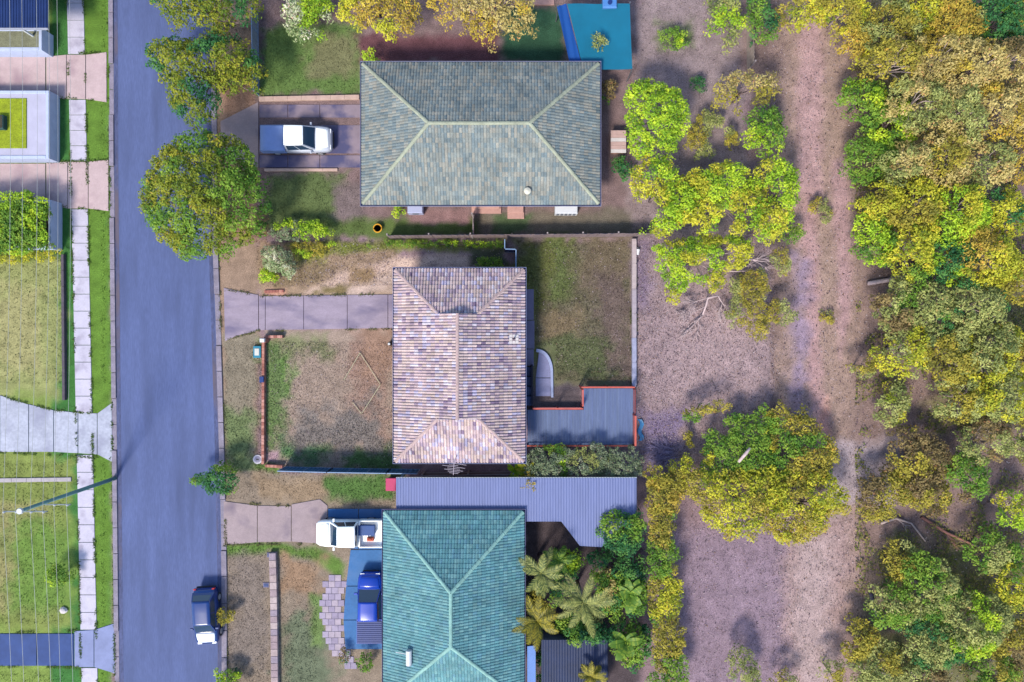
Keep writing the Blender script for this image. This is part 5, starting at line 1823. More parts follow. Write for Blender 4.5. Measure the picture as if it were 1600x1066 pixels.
# left gardens
T('hedge', 'clipped green hedge filling the raised bed at the left edge', 'hedge', [(-60, 306), (30, 302), (60, 300), (78, 312), (78, 386), (40, 398), (-60, 402)], 2.4, 'green', clump=0.4, dens=1.5, mixpal='lime', dome=0.2)
T('small_shrub', 'bright green shrub alone on the lower left lawn', 'shrub', (88, 902, 19), 1.8, 'green', clump=0.28, leaf=0.07, dens=1.2, mixpal='lime')
T('flower_bed', 'low yellow-green planting along the foot of the hedge at the left edge', 'planting', [(-60, 388), (96, 390), (96, 402), (60, 410), (-60, 412)], 0.9, 'yellow', clump=0.2, leaf=0.06, limbs=False)
# along the top
T('garden_bush', 'pale lime bush at the top edge over the upper front lawn', 'bush', [(432, -20), (520, -20), (516, 36), (484, 58), (462, 56), (440, 40)], 3.0, 'lime', dens=0.9, mixpal='white', open_=0.1)
T('garden_tree', 'golden tree at the top edge above the left end of the grey-green roof', 'tree', [(526, -30), (650, -30), (650, 34), (622, 52), (606, 66), (588, 50), (556, 36), (530, 24)], 5.0, 'gold', 'golden trees along the top edge', mixpal='yellow', dens=0.9)
T('garden_tree', 'larger golden tree at the top edge above the middle of the grey-green roof', 'tree', [(660, -30), (836, -30), (834, 36), (806, 54), (770, 50), (742, 60), (712, 38), (676, 24)], 5.5, 'gold', 'golden trees along the top edge', mixpal='tan', dens=0.9, open_=0.05)
T('small_shrub', 'bright lime shrub at the upper left corner of the grey-green roof', 'shrub', (580, 86, 14), 1.4, 'lime', clump=0.25, leaf=0.06)
T('small_palm_shrub', 'straw-coloured plant sticking up through the turquoise cloth', 'plant', (936, 68, 14), 3.2, 'brown', clump=0.24, leaf=0.07, mixpal='sage')
T('garden_bush', 'green bush in the bare upper yard right of the turquoise cloth', 'bush', [(1026, 50), (1050, 38), (1074, 44), (1076, 66), (1056, 76), (1040, 64)], 1.5, 'green', clump=0.28, mixpal='lime', leaf=0.07)
T('garden_tree', 'lime tree at the top edge just left of the pale back fence', 'tree', [(1100, -20), (1160, -20), (1164, 40), (1150, 70), (1132, 52), (1112, 48)], 3.5, 'lime', open_=0.15, mixpal='sage', dens=0.8)
T('bush_tree', 'dark green tree beyond the pale back fence at the top edge', 'tree', [(1172, -10), (1205, 2), (1222, 30), (1212, 56), (1184, 66), (1170, 40)], 3.6, 'deep', mixpal='green')
T('garden_tree', 'dense lime tree right of the grey-green roof', 'tree', [(970, 148), (990, 128), (1020, 122), (1056, 134), (1076, 160), (1078, 196), (1060, 216), (1054, 234), (1024, 236), (1000, 244), (984, 232), (980, 190)], 5.0, 'lime', dens=1.2, clump=0.4, dome=0.4)
T('garden_tree', 'yellow-lime loose tree at the lower left of the wild upper yard', 'tree', [(990, 262), (1012, 240), (1042, 234), (1062, 262), (1058, 300), (1070, 340), (1052, 368), (1022, 366), (1000, 330), (986, 300)], 4.6, 'lime', 'loose yellow trees above the leaf-strewn yard', mixpal='yellow', open_=0.15)
T('garden_tree', 'yellow-lime loose tree in the middle of the wild upper yard', 'tree', [(1072, 274), (1100, 258), (1140, 246), (1172, 250), (1180, 290), (1164, 330), (1170, 368), (1110, 372), (1076, 350), (1082, 310)], 4.4, 'yellow', 'loose yellow trees above the leaf-strewn yard', mixpal='lime', open_=0.3)
T('garden_tree', 'yellow-lime loose tree against the dirt track, above the leaf-strewn yard', 'tree', [(1184, 250), (1216, 242), (1246, 262), (1254, 300), (1240, 344), (1226, 372), (1184, 374), (1178, 320)], 4.8, 'yellow', 'loose yellow trees above the leaf-strewn yard', mixpal='lime', open_=0.14)
T('garden_tree', 'sparse straw-olive tree in the upper yard beside the dirt track', 'tree', [(1112, 130), (1140, 112), (1180, 108), (1222, 116), (1226, 146), (1190, 160), (1160, 170), (1146, 190), (1124, 172)], 4.0, 'olive', open_=0.35, mixpal='tan', dens=0.7)
T('garden_tree', 'mid-green rounded tree beside the dirt track, under the straw-olive one', 'tree', [(1166, 176), (1196, 162), (1226, 176), (1234, 210), (1224, 240), (1190, 246), (1168, 226)], 4.2, 'green', mixpal='lime', dens=0.95)
T('fern', 'dark spiky green fern behind the small hutch', 'fern', (974, 262, 18), 1.4, 'deep', clump=0.25, leaf=0.10)
T('small_shrub', 'olive shrub at the top right corner of the grey-green roof', 'shrub', (952, 138, 16), 1.5, 'green', clump=0.25, mixpal='brown')
T('small_shrub', 'small bluish green shrub in the bare upper yard', 'shrub', (1092, 130, 13), 1.2, 'deep', clump=0.22, leaf=0.06)
T('garden_bush', 'yellow-green bush below the left end of the grey-green roof', 'bush', [(412, 366), (430, 346), (462, 340), (498, 346), (520, 362), (500, 374), (440, 376)], 1.6, 'lime', clump=0.28, mixpal='grey', leaf=0.07)
T('small_shrub', 'orange-brown twiggy shrub at the foot of the big round tree', 'shrub', [(398, 330), (414, 322), (420, 350), (414, 372), (400, 370)], 1.2, 'brown', clump=0.2, leaf=0.05, open_=0.2)
T('small_shrub', 'yellow-green shrub right under the lower left grey-green eave', 'shrub', (622, 329, 11), 1.0, 'lime', clump=0.2, leaf=0.06)
T('garden_tree', 'yellow tree filling the middle of the wild upper yard above the fence', 'tree', [(1044, 300), (1070, 270), (1092, 262), (1110, 290), (1104, 330), (1080, 356), (1052, 344)], 4.0, 'yellow', 'loose yellow trees above the leaf-strewn yard', mixpal='lime', open_=0.2)
T('garden_tree', 'yellow tree between the mid-green rounded one and the boundary fence', 'tree', [(1150, 300), (1180, 272), (1204, 290), (1206, 340), (1190, 368), (1150, 366)], 4.0, 'yellow', 'loose yellow trees above the leaf-strewn yard', mixpal='lime', open_=0.2)
T('garden_bush', 'sparse olive scrub in the middle of the wild upper yard', 'bush', [(1076, 190), (1104, 168), (1140, 186), (1160, 214), (1136, 244), (1092, 246), (1072, 226)], 2.0, 'sage', clump=0.26, leaf=0.06, mixpal='olive', open_=0.35)
# the lot in the middle
T('flowering_shrub', 'shrub with white flowers at the street corner of the middle lot', 'shrub', [(405, 386), (424, 380), (448, 386), (458, 404), (462, 430), (450, 438), (434, 424), (414, 420), (405, 404)], 1.7, 'grey', clump=0.24, leaf=0.06, mixpal='white', dens=1.2)
T('ground_shrub', 'bright lime low bush under the white-flowered shrub', 'bush', [(404, 420), (418, 416), (434, 428), (432, 440), (414, 444), (404, 438)], 0.9, 'lime', clump=0.2, leaf=0.06, dens=1.3)
T('ground_shrub', 'pale yellow-green low bush along the upper boundary of the drive yard', 'bush', [(452, 378), (500, 376), (532, 378), (510, 392), (504, 404), (470, 404), (456, 396)], 0.8, 'lime', clump=0.2, leaf=0.055, mixpal='olive', open_=0.1)
T('ground_shrub', 'thin strip of green weeds along the upper boundary fence', 'weeds', [(560, 377), (600, 375), (700, 375), (786, 376), (786, 388), (700, 384), (620, 388), (572, 386)], 0.6, 'lime', clump=0.16, leaf=0.05, mixpal='green', open_=0.25)
T('ground_shrub', 'dark green shrub tucked above the right end of the cream tiled roof', 'shrub', [(742, 402), (768, 400), (786, 404), (784, 418), (744, 418)], 0.9, 'deep', clump=0.2, leaf=0.06, mixpal='green')
T('garden_tree', 'bright yellow-lime tree in the top corner of the leaf-strewn yard', 'tree', [(1022, 382), (1050, 372), (1110, 366), (1176, 370), (1182, 396), (1160, 420), (1132, 424), (1140, 440), (1116, 462), (1104, 440), (1080, 446), (1066, 458), (1062, 476), (1048, 472), (1040, 450), (1040, 430), (1024, 420)], 4.0, 'lime', clump=0.30, leaf=0.07, open_=0.16, mixpal='yellow', dens=1.25, bark=m_barkg)
T('garden_shrub', 'feathery olive-gold shrub beside the fallen dead branch', 'shrub', [(1140, 436), (1160, 426), (1198, 418), (1206, 470), (1204, 530), (1180, 532), (1160, 512), (1138, 508), (1136, 490), (1146, 464)], 2.4, 'olive', clump=0.26, leaf=0.055, open_=0.1, mixpal='sage', dens=1.0)
T('garden_shrub', 'sparse olive sapling in the lower part of the leaf-strewn yard', 'sapling', [(1064, 646), (1084, 636), (1102, 628), (1136, 624), (1148, 644), (1120, 644), (1098, 652), (1094, 664), (1074, 656)], 2.4, 'green', clump=0.24, leaf=0.06, open_=0.12, mixpal='olive')
T('garden_shrub', 'small olive bush standing left of the big yellow-green tree', 'bush', [(1066, 672), (1078, 676), (1086, 700), (1074, 700)], 1.4, 'olive', clump=0.22, leaf=0.06)
T('garden_tree', 'broad dark yellow-green tree over the bottom corner of the leaf-strewn yard', 'tree', [(1096, 690), (1112, 672), (1134, 664), (1150, 646), (1176, 650), (1196, 634), (1222, 660), (1214, 700), (1224, 752), (1180, 764), (1120, 752), (1090, 744), (1104, 716)], 2.9, 'green', 'big trees below the leaf-strewn yard', open_=0.1, mixpal='yellow', dens=1.0, clump=0.36, leaf=0.075)
T('garden_tree', 'olive green tree beside the dirt track at the lower right of the lot', 'tree', [(1206, 648), (1222, 622), (1240, 650), (1262, 636), (1284, 668), (1306, 688), (1318, 716), (1304, 730), (1310, 760), (1264, 768), (1200, 756), (1196, 690)], 3.2, 'green', 'big trees below the leaf-strewn yard', mixpal='olive', open_=0.1, clump=0.36)
T('garden_tree', 'bright yellow tree filling the gap below the leaf-strewn yard', 'tree', [(1050, 742), (1090, 732), (1140, 736), (1216, 730), (1234, 790), (1226, 846), (1196, 832), (1180, 848), (1160, 838), (1140, 850), (1124, 826), (1104, 822), (1096, 794), (1076, 780)], 3.8, 'yellow', 'big trees below the leaf-strewn yard', mixpal='olive', open_=0.1)
T('garden_tree', 'bright yellow tree reaching over the dirt track', 'tree', [(1206, 740), (1262, 732), (1306, 744), (1334, 782), (1326, 806), (1296, 808), (1298, 834), (1270, 840), (1256, 862), (1232, 850), (1214, 856), (1220, 800)], 4.0, 'yellow', 'big trees below the leaf-strewn yard', mixpal='olive', open_=0.1)
T('garden_shrub', 'yellow shrub between the twig pile and the big yellow trees', 'shrub', [(1004, 738), (1034, 722), (1048, 732), (1062, 706), (1082, 712), (1086, 736), (1078, 764), (1052, 790), (1040, 770), (1010, 762)], 2.8, 'yellow', clump=0.3, leaf=0.065, mixpal='olive', open_=0.05)
T('hedge_shrub', 'grey-green shrub below the left half of the deck', 'shrub', [(820, 704), (836, 696), (856, 700), (872, 692), (892, 702), (890, 748), (856, 760), (818, 750)], 2.7, 'grey', 'grey-green shrubs along the lower side of the deck', clump=0.24, leaf=0.055, open_=0.08, mixpal='green', dens=1.1)
T('hedge_shrub', 'grey-green shrub below the middle of the deck', 'shrub', [(882, 708), (900, 698), (918, 690), (944, 696), (952, 716), (946, 752), (910, 760), (882, 752)], 2.7, 'grey', 'grey-green shrubs along the lower side of the deck', clump=0.24, leaf=0.055, open_=0.08, mixpal='sage', dens=1.1)
T('hedge_shrub', 'grey-green shrub below the right end of the deck', 'shrub', [(944, 712), (962, 696), (992, 698), (1006, 716), (1004, 748), (974, 758), (944, 750)], 2.7, 'grey', 'grey-green shrubs along the lower side of the deck', clump=0.24, leaf=0.055, open_=0.08, dens=1.1)
T('garden_shrub', 'lime-leaved shrub at the lower right corner of the cream tiled roof', 'shrub', [(866, 710), (884, 704), (892, 718), (880, 732), (866, 726)], 2.2, 'lime', clump=0.22, leaf=0.07, mixpal='green')
# hedge row of the lower neighbour
HEDG = [((1012, 1064), 748, 800, 'gold', 'olive', 'golden top section of the tall hedge between teal house and bare yard'), ((1014, 1052), 796, 850, 'olive', 'green', 'second section from the top of the tall hedge'), ((1012, 1056), 846, 906, 'olive', 'green', 'third section from the top of the tall hedge'), ((1014, 1062), 902, 966, 'olive', 'yellow', 'fourth section from the top of the tall hedge'), ((1018, 1066), 962, 1024, 'olive', 'green', 'fifth section from the top of the tall hedge, near the bottom edge'), ((1018, 1074), 1020, 1096, 'olive', 'green', 'last section of the tall hedge, cut by the bottom edge')]
for (a, b), v0, v1, p1, p2, lab in HEDG:
    T('hedge_shrub', lab, 'hedge', [(a, v0), ((a + b) / 2, v0 - 5), (b, v0 + 4), (b + 4, (v0 + v1) / 2), (b - 2, v1), ((a + b) / 2, v1 + 5), (a, v1)], 3.2, p1, 'tall hedge sections', clump=0.36, leaf=0.075, mixpal=p2, dens=1.15, dome=0.25)
T('garden_tree', 'deep green tree at the right end of the blue-grey carport roof', 'tree', [(938, 812), (960, 800), (990, 798), (1008, 812), (1010, 850), (990, 868), (954, 866), (936, 846)], 4.2, 'deep', mixpal='green', dens=1.2)
T('garden_bush', 'small deep green bush against the underside of the carport corner', 'bush', [(916, 866), (944, 858), (960, 876), (944, 892), (920, 888)], 2.6, 'deep', mixpal='lime', clump=0.3)
T('garden_bush', 'deep green mass between the palm and the tall hedge', 'bush', [(960, 872), (1006, 868), (1014, 910), (1010, 960), (984, 966), (962, 930)], 3.0, 'deep', mixpal='green', dens=1.1)
T('garden_bush', 'lighter green bush beside the shed roof near the bottom edge', 'bush', [(954, 986), (984, 968), (1014, 980), (1018, 1030), (990, 1050), (960, 1030)], 2.6, 'green', mixpal='deep', leaf=0.10)
T('garden_bush', 'dark bush left of the shed roof at the bottom edge', 'bush', [(838, 1018), (850, 1010), (862, 1040), (860, 1080), (838, 1080)], 1.8, 'deep', clump=0.3)
T('garden_bush', 'tangled green bush under the star-shaped palm, shed side', 'bush', [(872, 962), (906, 958), (950, 968), (952, 994), (900, 1000), (868, 990)], 2.0, 'green', mixpal='sage', open_=0.1)
T('garden_bush', 'tangled dark bush between the two upper palms', 'bush', [(852, 912), (884, 880), (906, 890), (896, 930), (864, 950)], 2.2, 'deep', mixpal='green', open_=0.1)
T('garden_bush', 'straw-green bush right of the star-shaped palm', 'bush', [(926, 890), (958, 884), (972, 920), (950, 958), (930, 930)], 2.4, 'green', mixpal='tan', open_=0.15)
T('garden_bush', 'yellow-green bush between palm fronds and the wall of the teal house', 'bush', [(824, 920), (846, 914), (858, 950), (844, 1000), (826, 1004)], 1.8, 'olive', mixpal='green', open_=0.15)
T('garden_bush', 'bright green bush between the small palm and the carport corner', 'bush', [(880, 846), (904, 862), (918, 884), (900, 900), (874, 880)], 2.2, 'green', mixpal='lime', open_=0.1)
T('garden_bush', 'dense green bush left of the upper banana plant', 'bush', [(940, 910), (966, 900), (980, 930), (972, 972), (950, 980), (936, 950)], 2.3, 'green', mixpal='deep', dens=1.1)
T('garden_bush', 'green bush overhanging the far edge of the navy shed roof', 'bush', [(880, 984), (916, 978), (958, 984), (962, 1012), (920, 1006), (884, 1010)], 2.9, 'deep', mixpal='green', dens=1.1)
T('small_shrub', 'green shrub with red flowers beside the paved path', 'shrub', (536, 1026, 11), 1.0, 'deep', clump=0.2, leaf=0.06, mixpal='brown')
T('small_shrub', 'bright green shrub at the end of the blue concrete', 'shrub', (568, 1036, 15), 1.2, 'green', clump=0.22, leaf=0.08)
# forest on the right
F_ = [
    (1256, 8, 34, 5, 'yellow', 'olive', .2, 'yellow tree at the top edge above the dirt track'),
    (1322, 14, 34, 5, 'yellow', 'olive', .15, 'yellow tree at the top edge right of the dirt track'),
    (1342, 62, 26, 4, 'yellow', 'gold', .2, 'small yellow tree right of the dirt track near the top'),
    (1398, 40, 42, 5, 'olive', 'sage', .3, 'sage-olive tree near the top edge of the bush'),
    (1440, 8, 34, 5, 'yellow', 'olive', .15, 'yellow tree at the top edge in the middle of the bush'),
    (1494, 40, 48, 5.5, 'gold', 'sage', .25, 'golden-sage tree near the top edge of the bush'),
    (1556, 34, 44, 5.5, 'deep', 'green', .1, 'dark green tree near the top right corner'),
    (1596, 16, 34, 5.5, 'olive', 'deep', .1, 'olive tree in the top right corner'),
    (1408, 96, 40, 6.5, 'tan', 'olive', .35, 'straw-coloured gum nearest the track in the tan stand'),
    (1468, 88, 40, 7, 'tan', 'gold', .25, 'dry golden gum at the top of the tan stand'),
    (1526, 104, 46, 7, 'tan', 'gold', .2, 'wide tan gum right of the dry golden one'),
    (1584, 96, 40, 7, 'tan', 'brown', .2, 'tan gum at the right edge, upper part'),
    (1440, 160, 42, 6.5, 'tan', 'sage', .35, 'thin tan-sage gum with gaps in the middle of the tan stand'),
    (1500, 176, 46, 7, 'tan', 'sage', .3, 'tan gum with grey limbs in the centre of the tan stand'),
    (1568, 168, 46, 7, 'tan', 'gold', .25, 'tan gum by the right edge above the dark gap'),
    (1420, 252, 34, 6, 'tan', 'sage', .3, 'low tan gum at the lower left of the tan stand'),
    (1486, 244, 40, 6.5, 'tan', 'olive', .3, 'tan gum at the bottom of the tan stand'),
    (1552, 256, 36, 6.5, 'sage', 'tan', .3, 'sage-tan gum above the bright yellow trees by the right edge'),
    (1352, 158, 36, 4.5, 'green', 'lime', .2, 'green tree beside the dirt track under the small yellow tree'),
    (1394, 196, 38, 4.5, 'lime', 'green', .25, 'lime tree between the track and the tan stand'),
    (1366, 244, 36, 4, 'green', 'sage', .2, 'low green tree right of the dirt track, upper middle'),
    (1382, 318, 32, 5, 'olive', 'yellow', .2, 'olive-yellow tree at the left of the bright yellow stand'),
    (1374, 374, 36, 4.5, 'green', 'lime', .2, 'green tree beside the track left of the bright yellow stand'),
    (1440, 322, 38, 6, 'yellow', 'olive', .12, 'bright yellow tree at the upper left of the yellow stand'),
    (1428, 392, 40, 6, 'yellow', 'green', .12, 'bright yellow tree above the pale fallen log'),
    (1502, 334, 44, 6.5, 'yellow', 'lime', .1, 'brightest yellow tree in the centre of the yellow stand'),
    (1574, 330, 36, 6, 'deep', 'yellow', .15, 'dark green tree at the right edge behind the yellow stand'),
    (1484, 404, 36, 5.5, 'deep', 'lime', .15, 'dark green tree amid the yellow stand'),
    (1546, 400, 48, 6.5, 'yellow', 'gold', .08, 'wide bright yellow tree at the right of the yellow stand'),
    (1596, 440, 36, 6, 'yellow', 'olive', .1, 'yellow tree at the right edge, middle height'),
    (1402, 476, 36, 5, 'sage', 'brown', .35, 'thin grey-sage tree just below the fallen log'),
    (1456, 482, 42, 5.5, 'sage', 'green', .3, 'sage tree under the yellow stand'),
    (1524, 482, 46, 6, 'sage', 'deep', .3, 'sage tree with dark gaps under the yellow stand'),
    (1420, 548, 40, 5, 'sage', 'yellow', .25, 'yellow-sage tree in the middle of the sage stand, track side'),
    (1486, 556, 44, 5.5, 'sage', 'olive', .25, 'wide yellow-sage tree in the centre of the sage stand'),
    (1554, 556, 46, 6, 'sage', 'yellow', .2, 'sage tree by the right edge below the yellow stand'),
    (1574, 620, 40, 6, 'yellow', 'sage', .2, 'yellow tree by the right edge, lower middle'),
    (1512, 622, 38, 5, 'sage', 'olive', .3, 'thin sage tree above the reddish clearing'),
    (1352, 572, 20, 2.6, 'sage', 'olive', .3, 'small sage sapling on the right edge of the dirt track'),
    (1396, 632, 28, 3.2, 'sage', 'yellow', .3, 'pale yellow-sage shrub alone in the bare ground right of the track'),
    (1546, 690, 36, 5, 'sage', 'brown', .35, 'thin tree over the reddish clearing, right side'),
    (1440, 716, 44, 4, 'brown', 'olive', .35, 'brownish thin tree in the reddish clearing'),
    (1386, 776, 36, 3.6, 'olive', 'brown', .35, 'dull olive shrub above the fallen branches'),
    (1450, 768, 36, 4, 'olive', 'brown', .3, 'dull olive tree above the fallen branches'),
    (1516, 744, 34, 4.5, 'green', 'brown', .35, 'dull green thin tree right of the reddish clearing'),
    (1590, 800, 26, 5, 'yellow', 'lime', .1, 'small yellow tree at the right edge below the reddish clearing'),
    (1556, 862, 36, 4.5, 'green', 'sage', .3, 'green tree right of the fallen branches'),
    (1590, 916, 30, 5, 'yellow', 'green', .1, 'yellow tree at the right edge, lower part'),
    (1412, 880, 28, 3.6, 'olive', 'sage', .3, 'thin olive sapling below the fallen branches'),
    (1402, 950, 34, 4.6, 'green', 'sage', .15, 'green tree at the left of the lower green stand'),
    (1458, 924, 46, 5.2, 'sage', 'green', .15, 'sage tree at the top of the lower green stand'),
    (1522, 980, 52, 5.6, 'sage', 'lime', .12, 'large rounded sage tree in the lower right green stand'),
    (1466, 1004, 44, 5, 'deep', 'sage', .12, 'dark green tree in the lower green stand'),
    (1346, 1004, 30, 3.4, 'olive', 'green', .3, 'olive shrub at the right edge of the track near the bottom'),
    (1376, 1050, 38, 4, 'sage', 'olive', .25, 'sage tree at the bottom edge right of the track'),
    (1300, 1056, 24, 2.6, 'sage', 'olive', .3, 'small sage shrub on the track at the bottom edge'),
    (1590, 1006, 36, 4.5, 'olive', 'brown', .3, 'olive-brown tree at the right edge near the bottom'),
    (1556, 1066, 38, 4.5, 'green', 'olive', .25, 'green tree at the bottom right corner'),
    (1446, 1074, 36, 4.2, 'sage', 'brown', .25, 'sage-brown tree at the bottom edge of the lower green stand'),
    (1160, 1048, 34, 2.6, 'sage', 'grey', .3, 'grey-sage bush on the bare yard at the bottom edge'),
    (1226, 1070, 24, 2.2, 'sage', 'olive', .3, 'small sage bush at the bottom edge left of the track'),
    (1222, 408, 22, 2.4, 'olive', 'sage', .3, 'thin olive shrub between the leaf-strewn yard and the track'),
    (1226, 486, 26, 2.4, 'olive', 'sage', .4, 'sparse olive shrub beside the feathery olive-gold one'),
    (1240, 366, 18, 2.0, 'green', 'lime', .2, 'small green shrub on the left edge of the track'),
    (1284, 330, 22, 1.2, 'olive', 'sage', .35, 'low olive scrub growing on the dirt track'),
    (1292, 500, 14, 0.7, 'olive', 'sage', .35, 'tiny olive scrub patch in the middle of the dirt track'),
    (1620, 240, 40, 6.5, 'tan', 'gold', .25, 'tan gum cut by the right edge'),
    (1618, 560, 34, 6, 'olive', 'yellow', .2, 'olive tree cut by the right edge, middle'),
    (1618, 690, 34, 5, 'sage', 'olive', .3, 'sage tree cut by the right edge, lower middle'),
]
for u_, v_, r_, h_, p1, p2, op, lab in F_:
    if h_ > 3:
        T('bush_tree', lab, 'tree', (u_, v_, r_ * 1.16), h_ * 0.8, p1, 'bushland trees right of the dirt track' if u_ > 1330 else None, mixpal=p2, open_=op * 0.5, dens=1.0, clump=0.38, bark=m_barkg if p1 in ('tan', 'sage', 'yellow') else m_bark, leaf=0.085)
    else:
        T('scrub_bush', lab, 'shrub', (u_, v_, r_), h_, p1, None, mixpal=p2, open_=op, clump=0.26, leaf=0.06, dens=0.9)

# ---- palms and broad-leaved plants: each frond a part
m_frond = mat('palm_frond', attr='tint', rough=0.6, amt=0.12, scale=3, spec=0.3, transl=0.2)


def frond_mesh(name, L, W, pal, seed, feather=True, droop=0.5):
    rr = random.Random(seed)
    mb = MB()
    L_, M_, D_ = PALS[pal]
    N = 24 if feather else 14

    def pos(t):
        return Vector((L * t * (1 - 0.12 * t), 0, L * (0.42 * t - droop * t * t)))
    mb.tube([pos(k / 6) for k in range(7)], [0.035 - 0.004 * k for k in range(7)], 5, M_)
    if feather:
        for k in range(1, N + 1):
            t = k / N
            p = pos(t)
            wl = W * math.sin(math.pi * min(1, 0.12 + 0.86 * t)) ** 0.7
            for s_ in (-1, 1):
                c = rr.choice([L_, M_, M_, D_])
                tip = p + Vector((wl * 0.65, s_ * wl * rr.uniform(0.8, 1.0), -wl * 0.22))
                o_ = Vector((0.036, 0, 0))
                mb.add([tuple(p - o_), tuple(p.lerp(tip, 0.5) - o_ * 0.7 + Vector((0, 0, 0.04))), tuple(tip), tuple(p.lerp(tip, 0.5) + o_ + Vector((0, 0, 0.04))), tuple(p + o_ * 0.6)], [(0, 1, 2, 3, 4)], c)
    else:
        for k in range(N):
            t0, t1 = k / N, (k + 1) / N
            w0, w1 = (W * math.sin(math.pi * (0.06 + 0.92 * t)) ** 0.6 for t in (t0, t1))
            p, q_ = pos(t0), pos(t1)
            for s_ in (-1, 1):
                c = rr.choice([L_, M_, M_])
                mb.add([tuple(p), tuple(q_), tuple(q_ + Vector((0, s_ * w1 * rr.uniform(0.85, 1), 0.10 * w1))), tuple(p + Vector((0, s_ * w0, 0.10 * w0)))], [(0, 1, 2, 3)], c)
    return mb.mesh(name, m_frond)


def palm(label, u, v, h, L, n, pal, cat='palm', W=0.36, feather=True, name='palm_tree', tilt=(-0.25, 0.7), seed=0, trunk_r=0.12, group=None):
    rr = random.Random(seed)
    x, y, _ = P(u, v, h)
    e = thing(name, label, cat, (x, y, 0), group=group)
    MB().tube([(x, y, -0.1), (x + 0.04, y, h * 0.5), (x, y, h)], [trunk_r * 1.25, trunk_r, trunk_r * 0.85], 10).obj('trunk', m_bark, e, True)
    ms = [frond_mesh('frond', L * k, W, pal, seed * 9 + i, feather) for i, k in enumerate((1.0, 0.86, 0.72))]
    a0 = rr.uniform(0, 6)
    for k in range(n):
        o = link('frond', ms[k % 3], e, loc=(0, 0, h - 0.05 + 0.02 * k / n))
        o.rotation_euler = (rr.uniform(-0.3, 0.3), -rr.uniform(*tilt), a0 + 2 * math.pi * k / n * (1 if k % 3 else 1.4) + rr.uniform(-0.35, 0.35))
    return e


palm('palm with star-shaped yellow-green fronds beside the teal roof', 911, 942, 4.2, 2.7, 18, 'sage', seed=1, W=0.4)
palm('palm leaning over the edge of the teal roof, upper one', 846, 896, 4.0, 2.1, 15, 'sage', seed=2, W=0.36)
palm('palm with browning frond tips over the teal roof, lower one', 840, 972, 3.8, 2.1, 15, 'olive', seed=3, W=0.38)
palm('banana plant with broad green leaves beside the tall hedge', 986, 930, 2.6, 1.5, 8, 'green', 'banana plant', 0.3, False, 'banana_plant', (0.1, 0.6), 4)
palm('banana plant near the bottom edge by the shed roof', 978, 1004, 2.4, 1.6, 9, 'green', 'banana plant', 0.3, False, 'banana_plant', (0.1, 0.6), 5)
palm('small green palm between the carport corner and the teal roof', 872, 876, 2.4, 1.6, 10, 'green', seed=6, W=0.3)
palm('small palm at the bottom edge below the shed roof', 925, 1058, 2.8, 1.5, 10, 'olive', seed=7, W=0.3)
palm('yellow-green broad-leaved plant under the lower right corner of the cream tiled roof', 806, 736, 1.3, 1.1, 9, 'lime', 'fern', 0.15, False, 'broad_leaf_plant', (0.0, 0.5), 8, 0.05)
palm('second yellow-green broad-leaved plant beside the grey-green shrubs', 826, 736, 1.5, 1.1, 9, 'yellow', 'fern', 0.15, False, 'broad_leaf_plant', (0.0, 0.5), 9, 0.05)
T('small_shrub', 'golden bush overhanging the carport roof by the lot boundary', 'bush', [(806, 748), (826, 738), (846, 746), (850, 764), (832, 772), (812, 764)], 3.1, 'gold', clump=0.22, leaf=0.08, mixpal='yellow', open_=0.1)

# ---- fallen timber
def branch_tree(mb, p, d, L, rad, depth, rr, flat=0.25):
    rad = max(rad, 0.017)
    n = 4
    pts = [p]
    cur, dd = Vector(p), Vector(d)
    for k in range(n):
        dd = (dd + Vector((rr.uniform(-.16, .16), rr.uniform(-.16, .16), rr.uniform(-.08, .06)))).normalized()
        cur = cur + dd * (L / n)
        cur.z = max(cur.z, 0.06)
        pts.append(cur.copy())
    mb.tube(pts, [rad * (1 - 0.16 * k) for k in range(n + 1)], 5)
    if depth > 0:
        for k in range(4 if depth > 1 else 5):
            t = rr.uniform(0.35, 1.0)
            i = min(n, int(t * n))
            a = rr.uniform(-0.75, 0.75)
            nd = Vector((dd.x * math.cos(a) - dd.y * math.sin(a), dd.x * math.sin(a) + dd.y * math.cos(a), dd.z + rr.uniform(-.1, .15)))
            branch_tree(mb, pts[i], nd, L * rr.uniform(0.5, 0.75), rad * 0.5, depth - 1, rr)


m_dead = mat('dead_wood', S(206, 184, 186), rough=0.9, amt=0.2, scale=4)
m_twig = mat('grey_twigs', S(150, 140, 176), rough=0.9, amt=0.2, scale=4)
rr = random.Random(12)
e = thing('fallen_branch', 'pale dead branch with bare twigs lying under the bright yellow-lime tree', 'branch', P(1118, 464))
mb = MB()
p0, p1, p2 = P3(1122, 462, 0.9), P3(1106, 466, 0.8), P3(1103, 478, 0.6)
mb.tube([p0, p1, p2, P3(1098, 492, 0.4)], [0.075, 0.085, 0.075, 0.06], 7)
branch_tree(mb, P3(1098, 492, 0.4), Vector((-0.62, -0.78, -0.08)), 1.6, 0.06, 3, rr)
branch_tree(mb, P3(1103, 478, 0.6), Vector((-0.85, -0.45, -0.1)), 1.5, 0.04, 3, rr)
branch_tree(mb, P3(1106, 466, 0.8), Vector((-1, -0.1, 0)), 1.5, 0.04, 3, rr)
mb.obj('limb', m_dead, e, True)
mb = MB()
branch_tree(mb, P3(1122, 462, 0.9), Vector((0.5, -0.85, -0.1)), 1.3, 0.05, 3, rr)
branch_tree(mb, P3(1128, 474, 0.6), Vector((-0.3, -0.95, -0.1)), 1.0, 0.035, 2, rr)
mb.obj('limb', m_dead, e, True)
e = thing('fallen_branch', 'pale bare limbs reaching out of the bright yellow-lime tree towards the track', 'branch', P(1180, 412))
mb = MB()
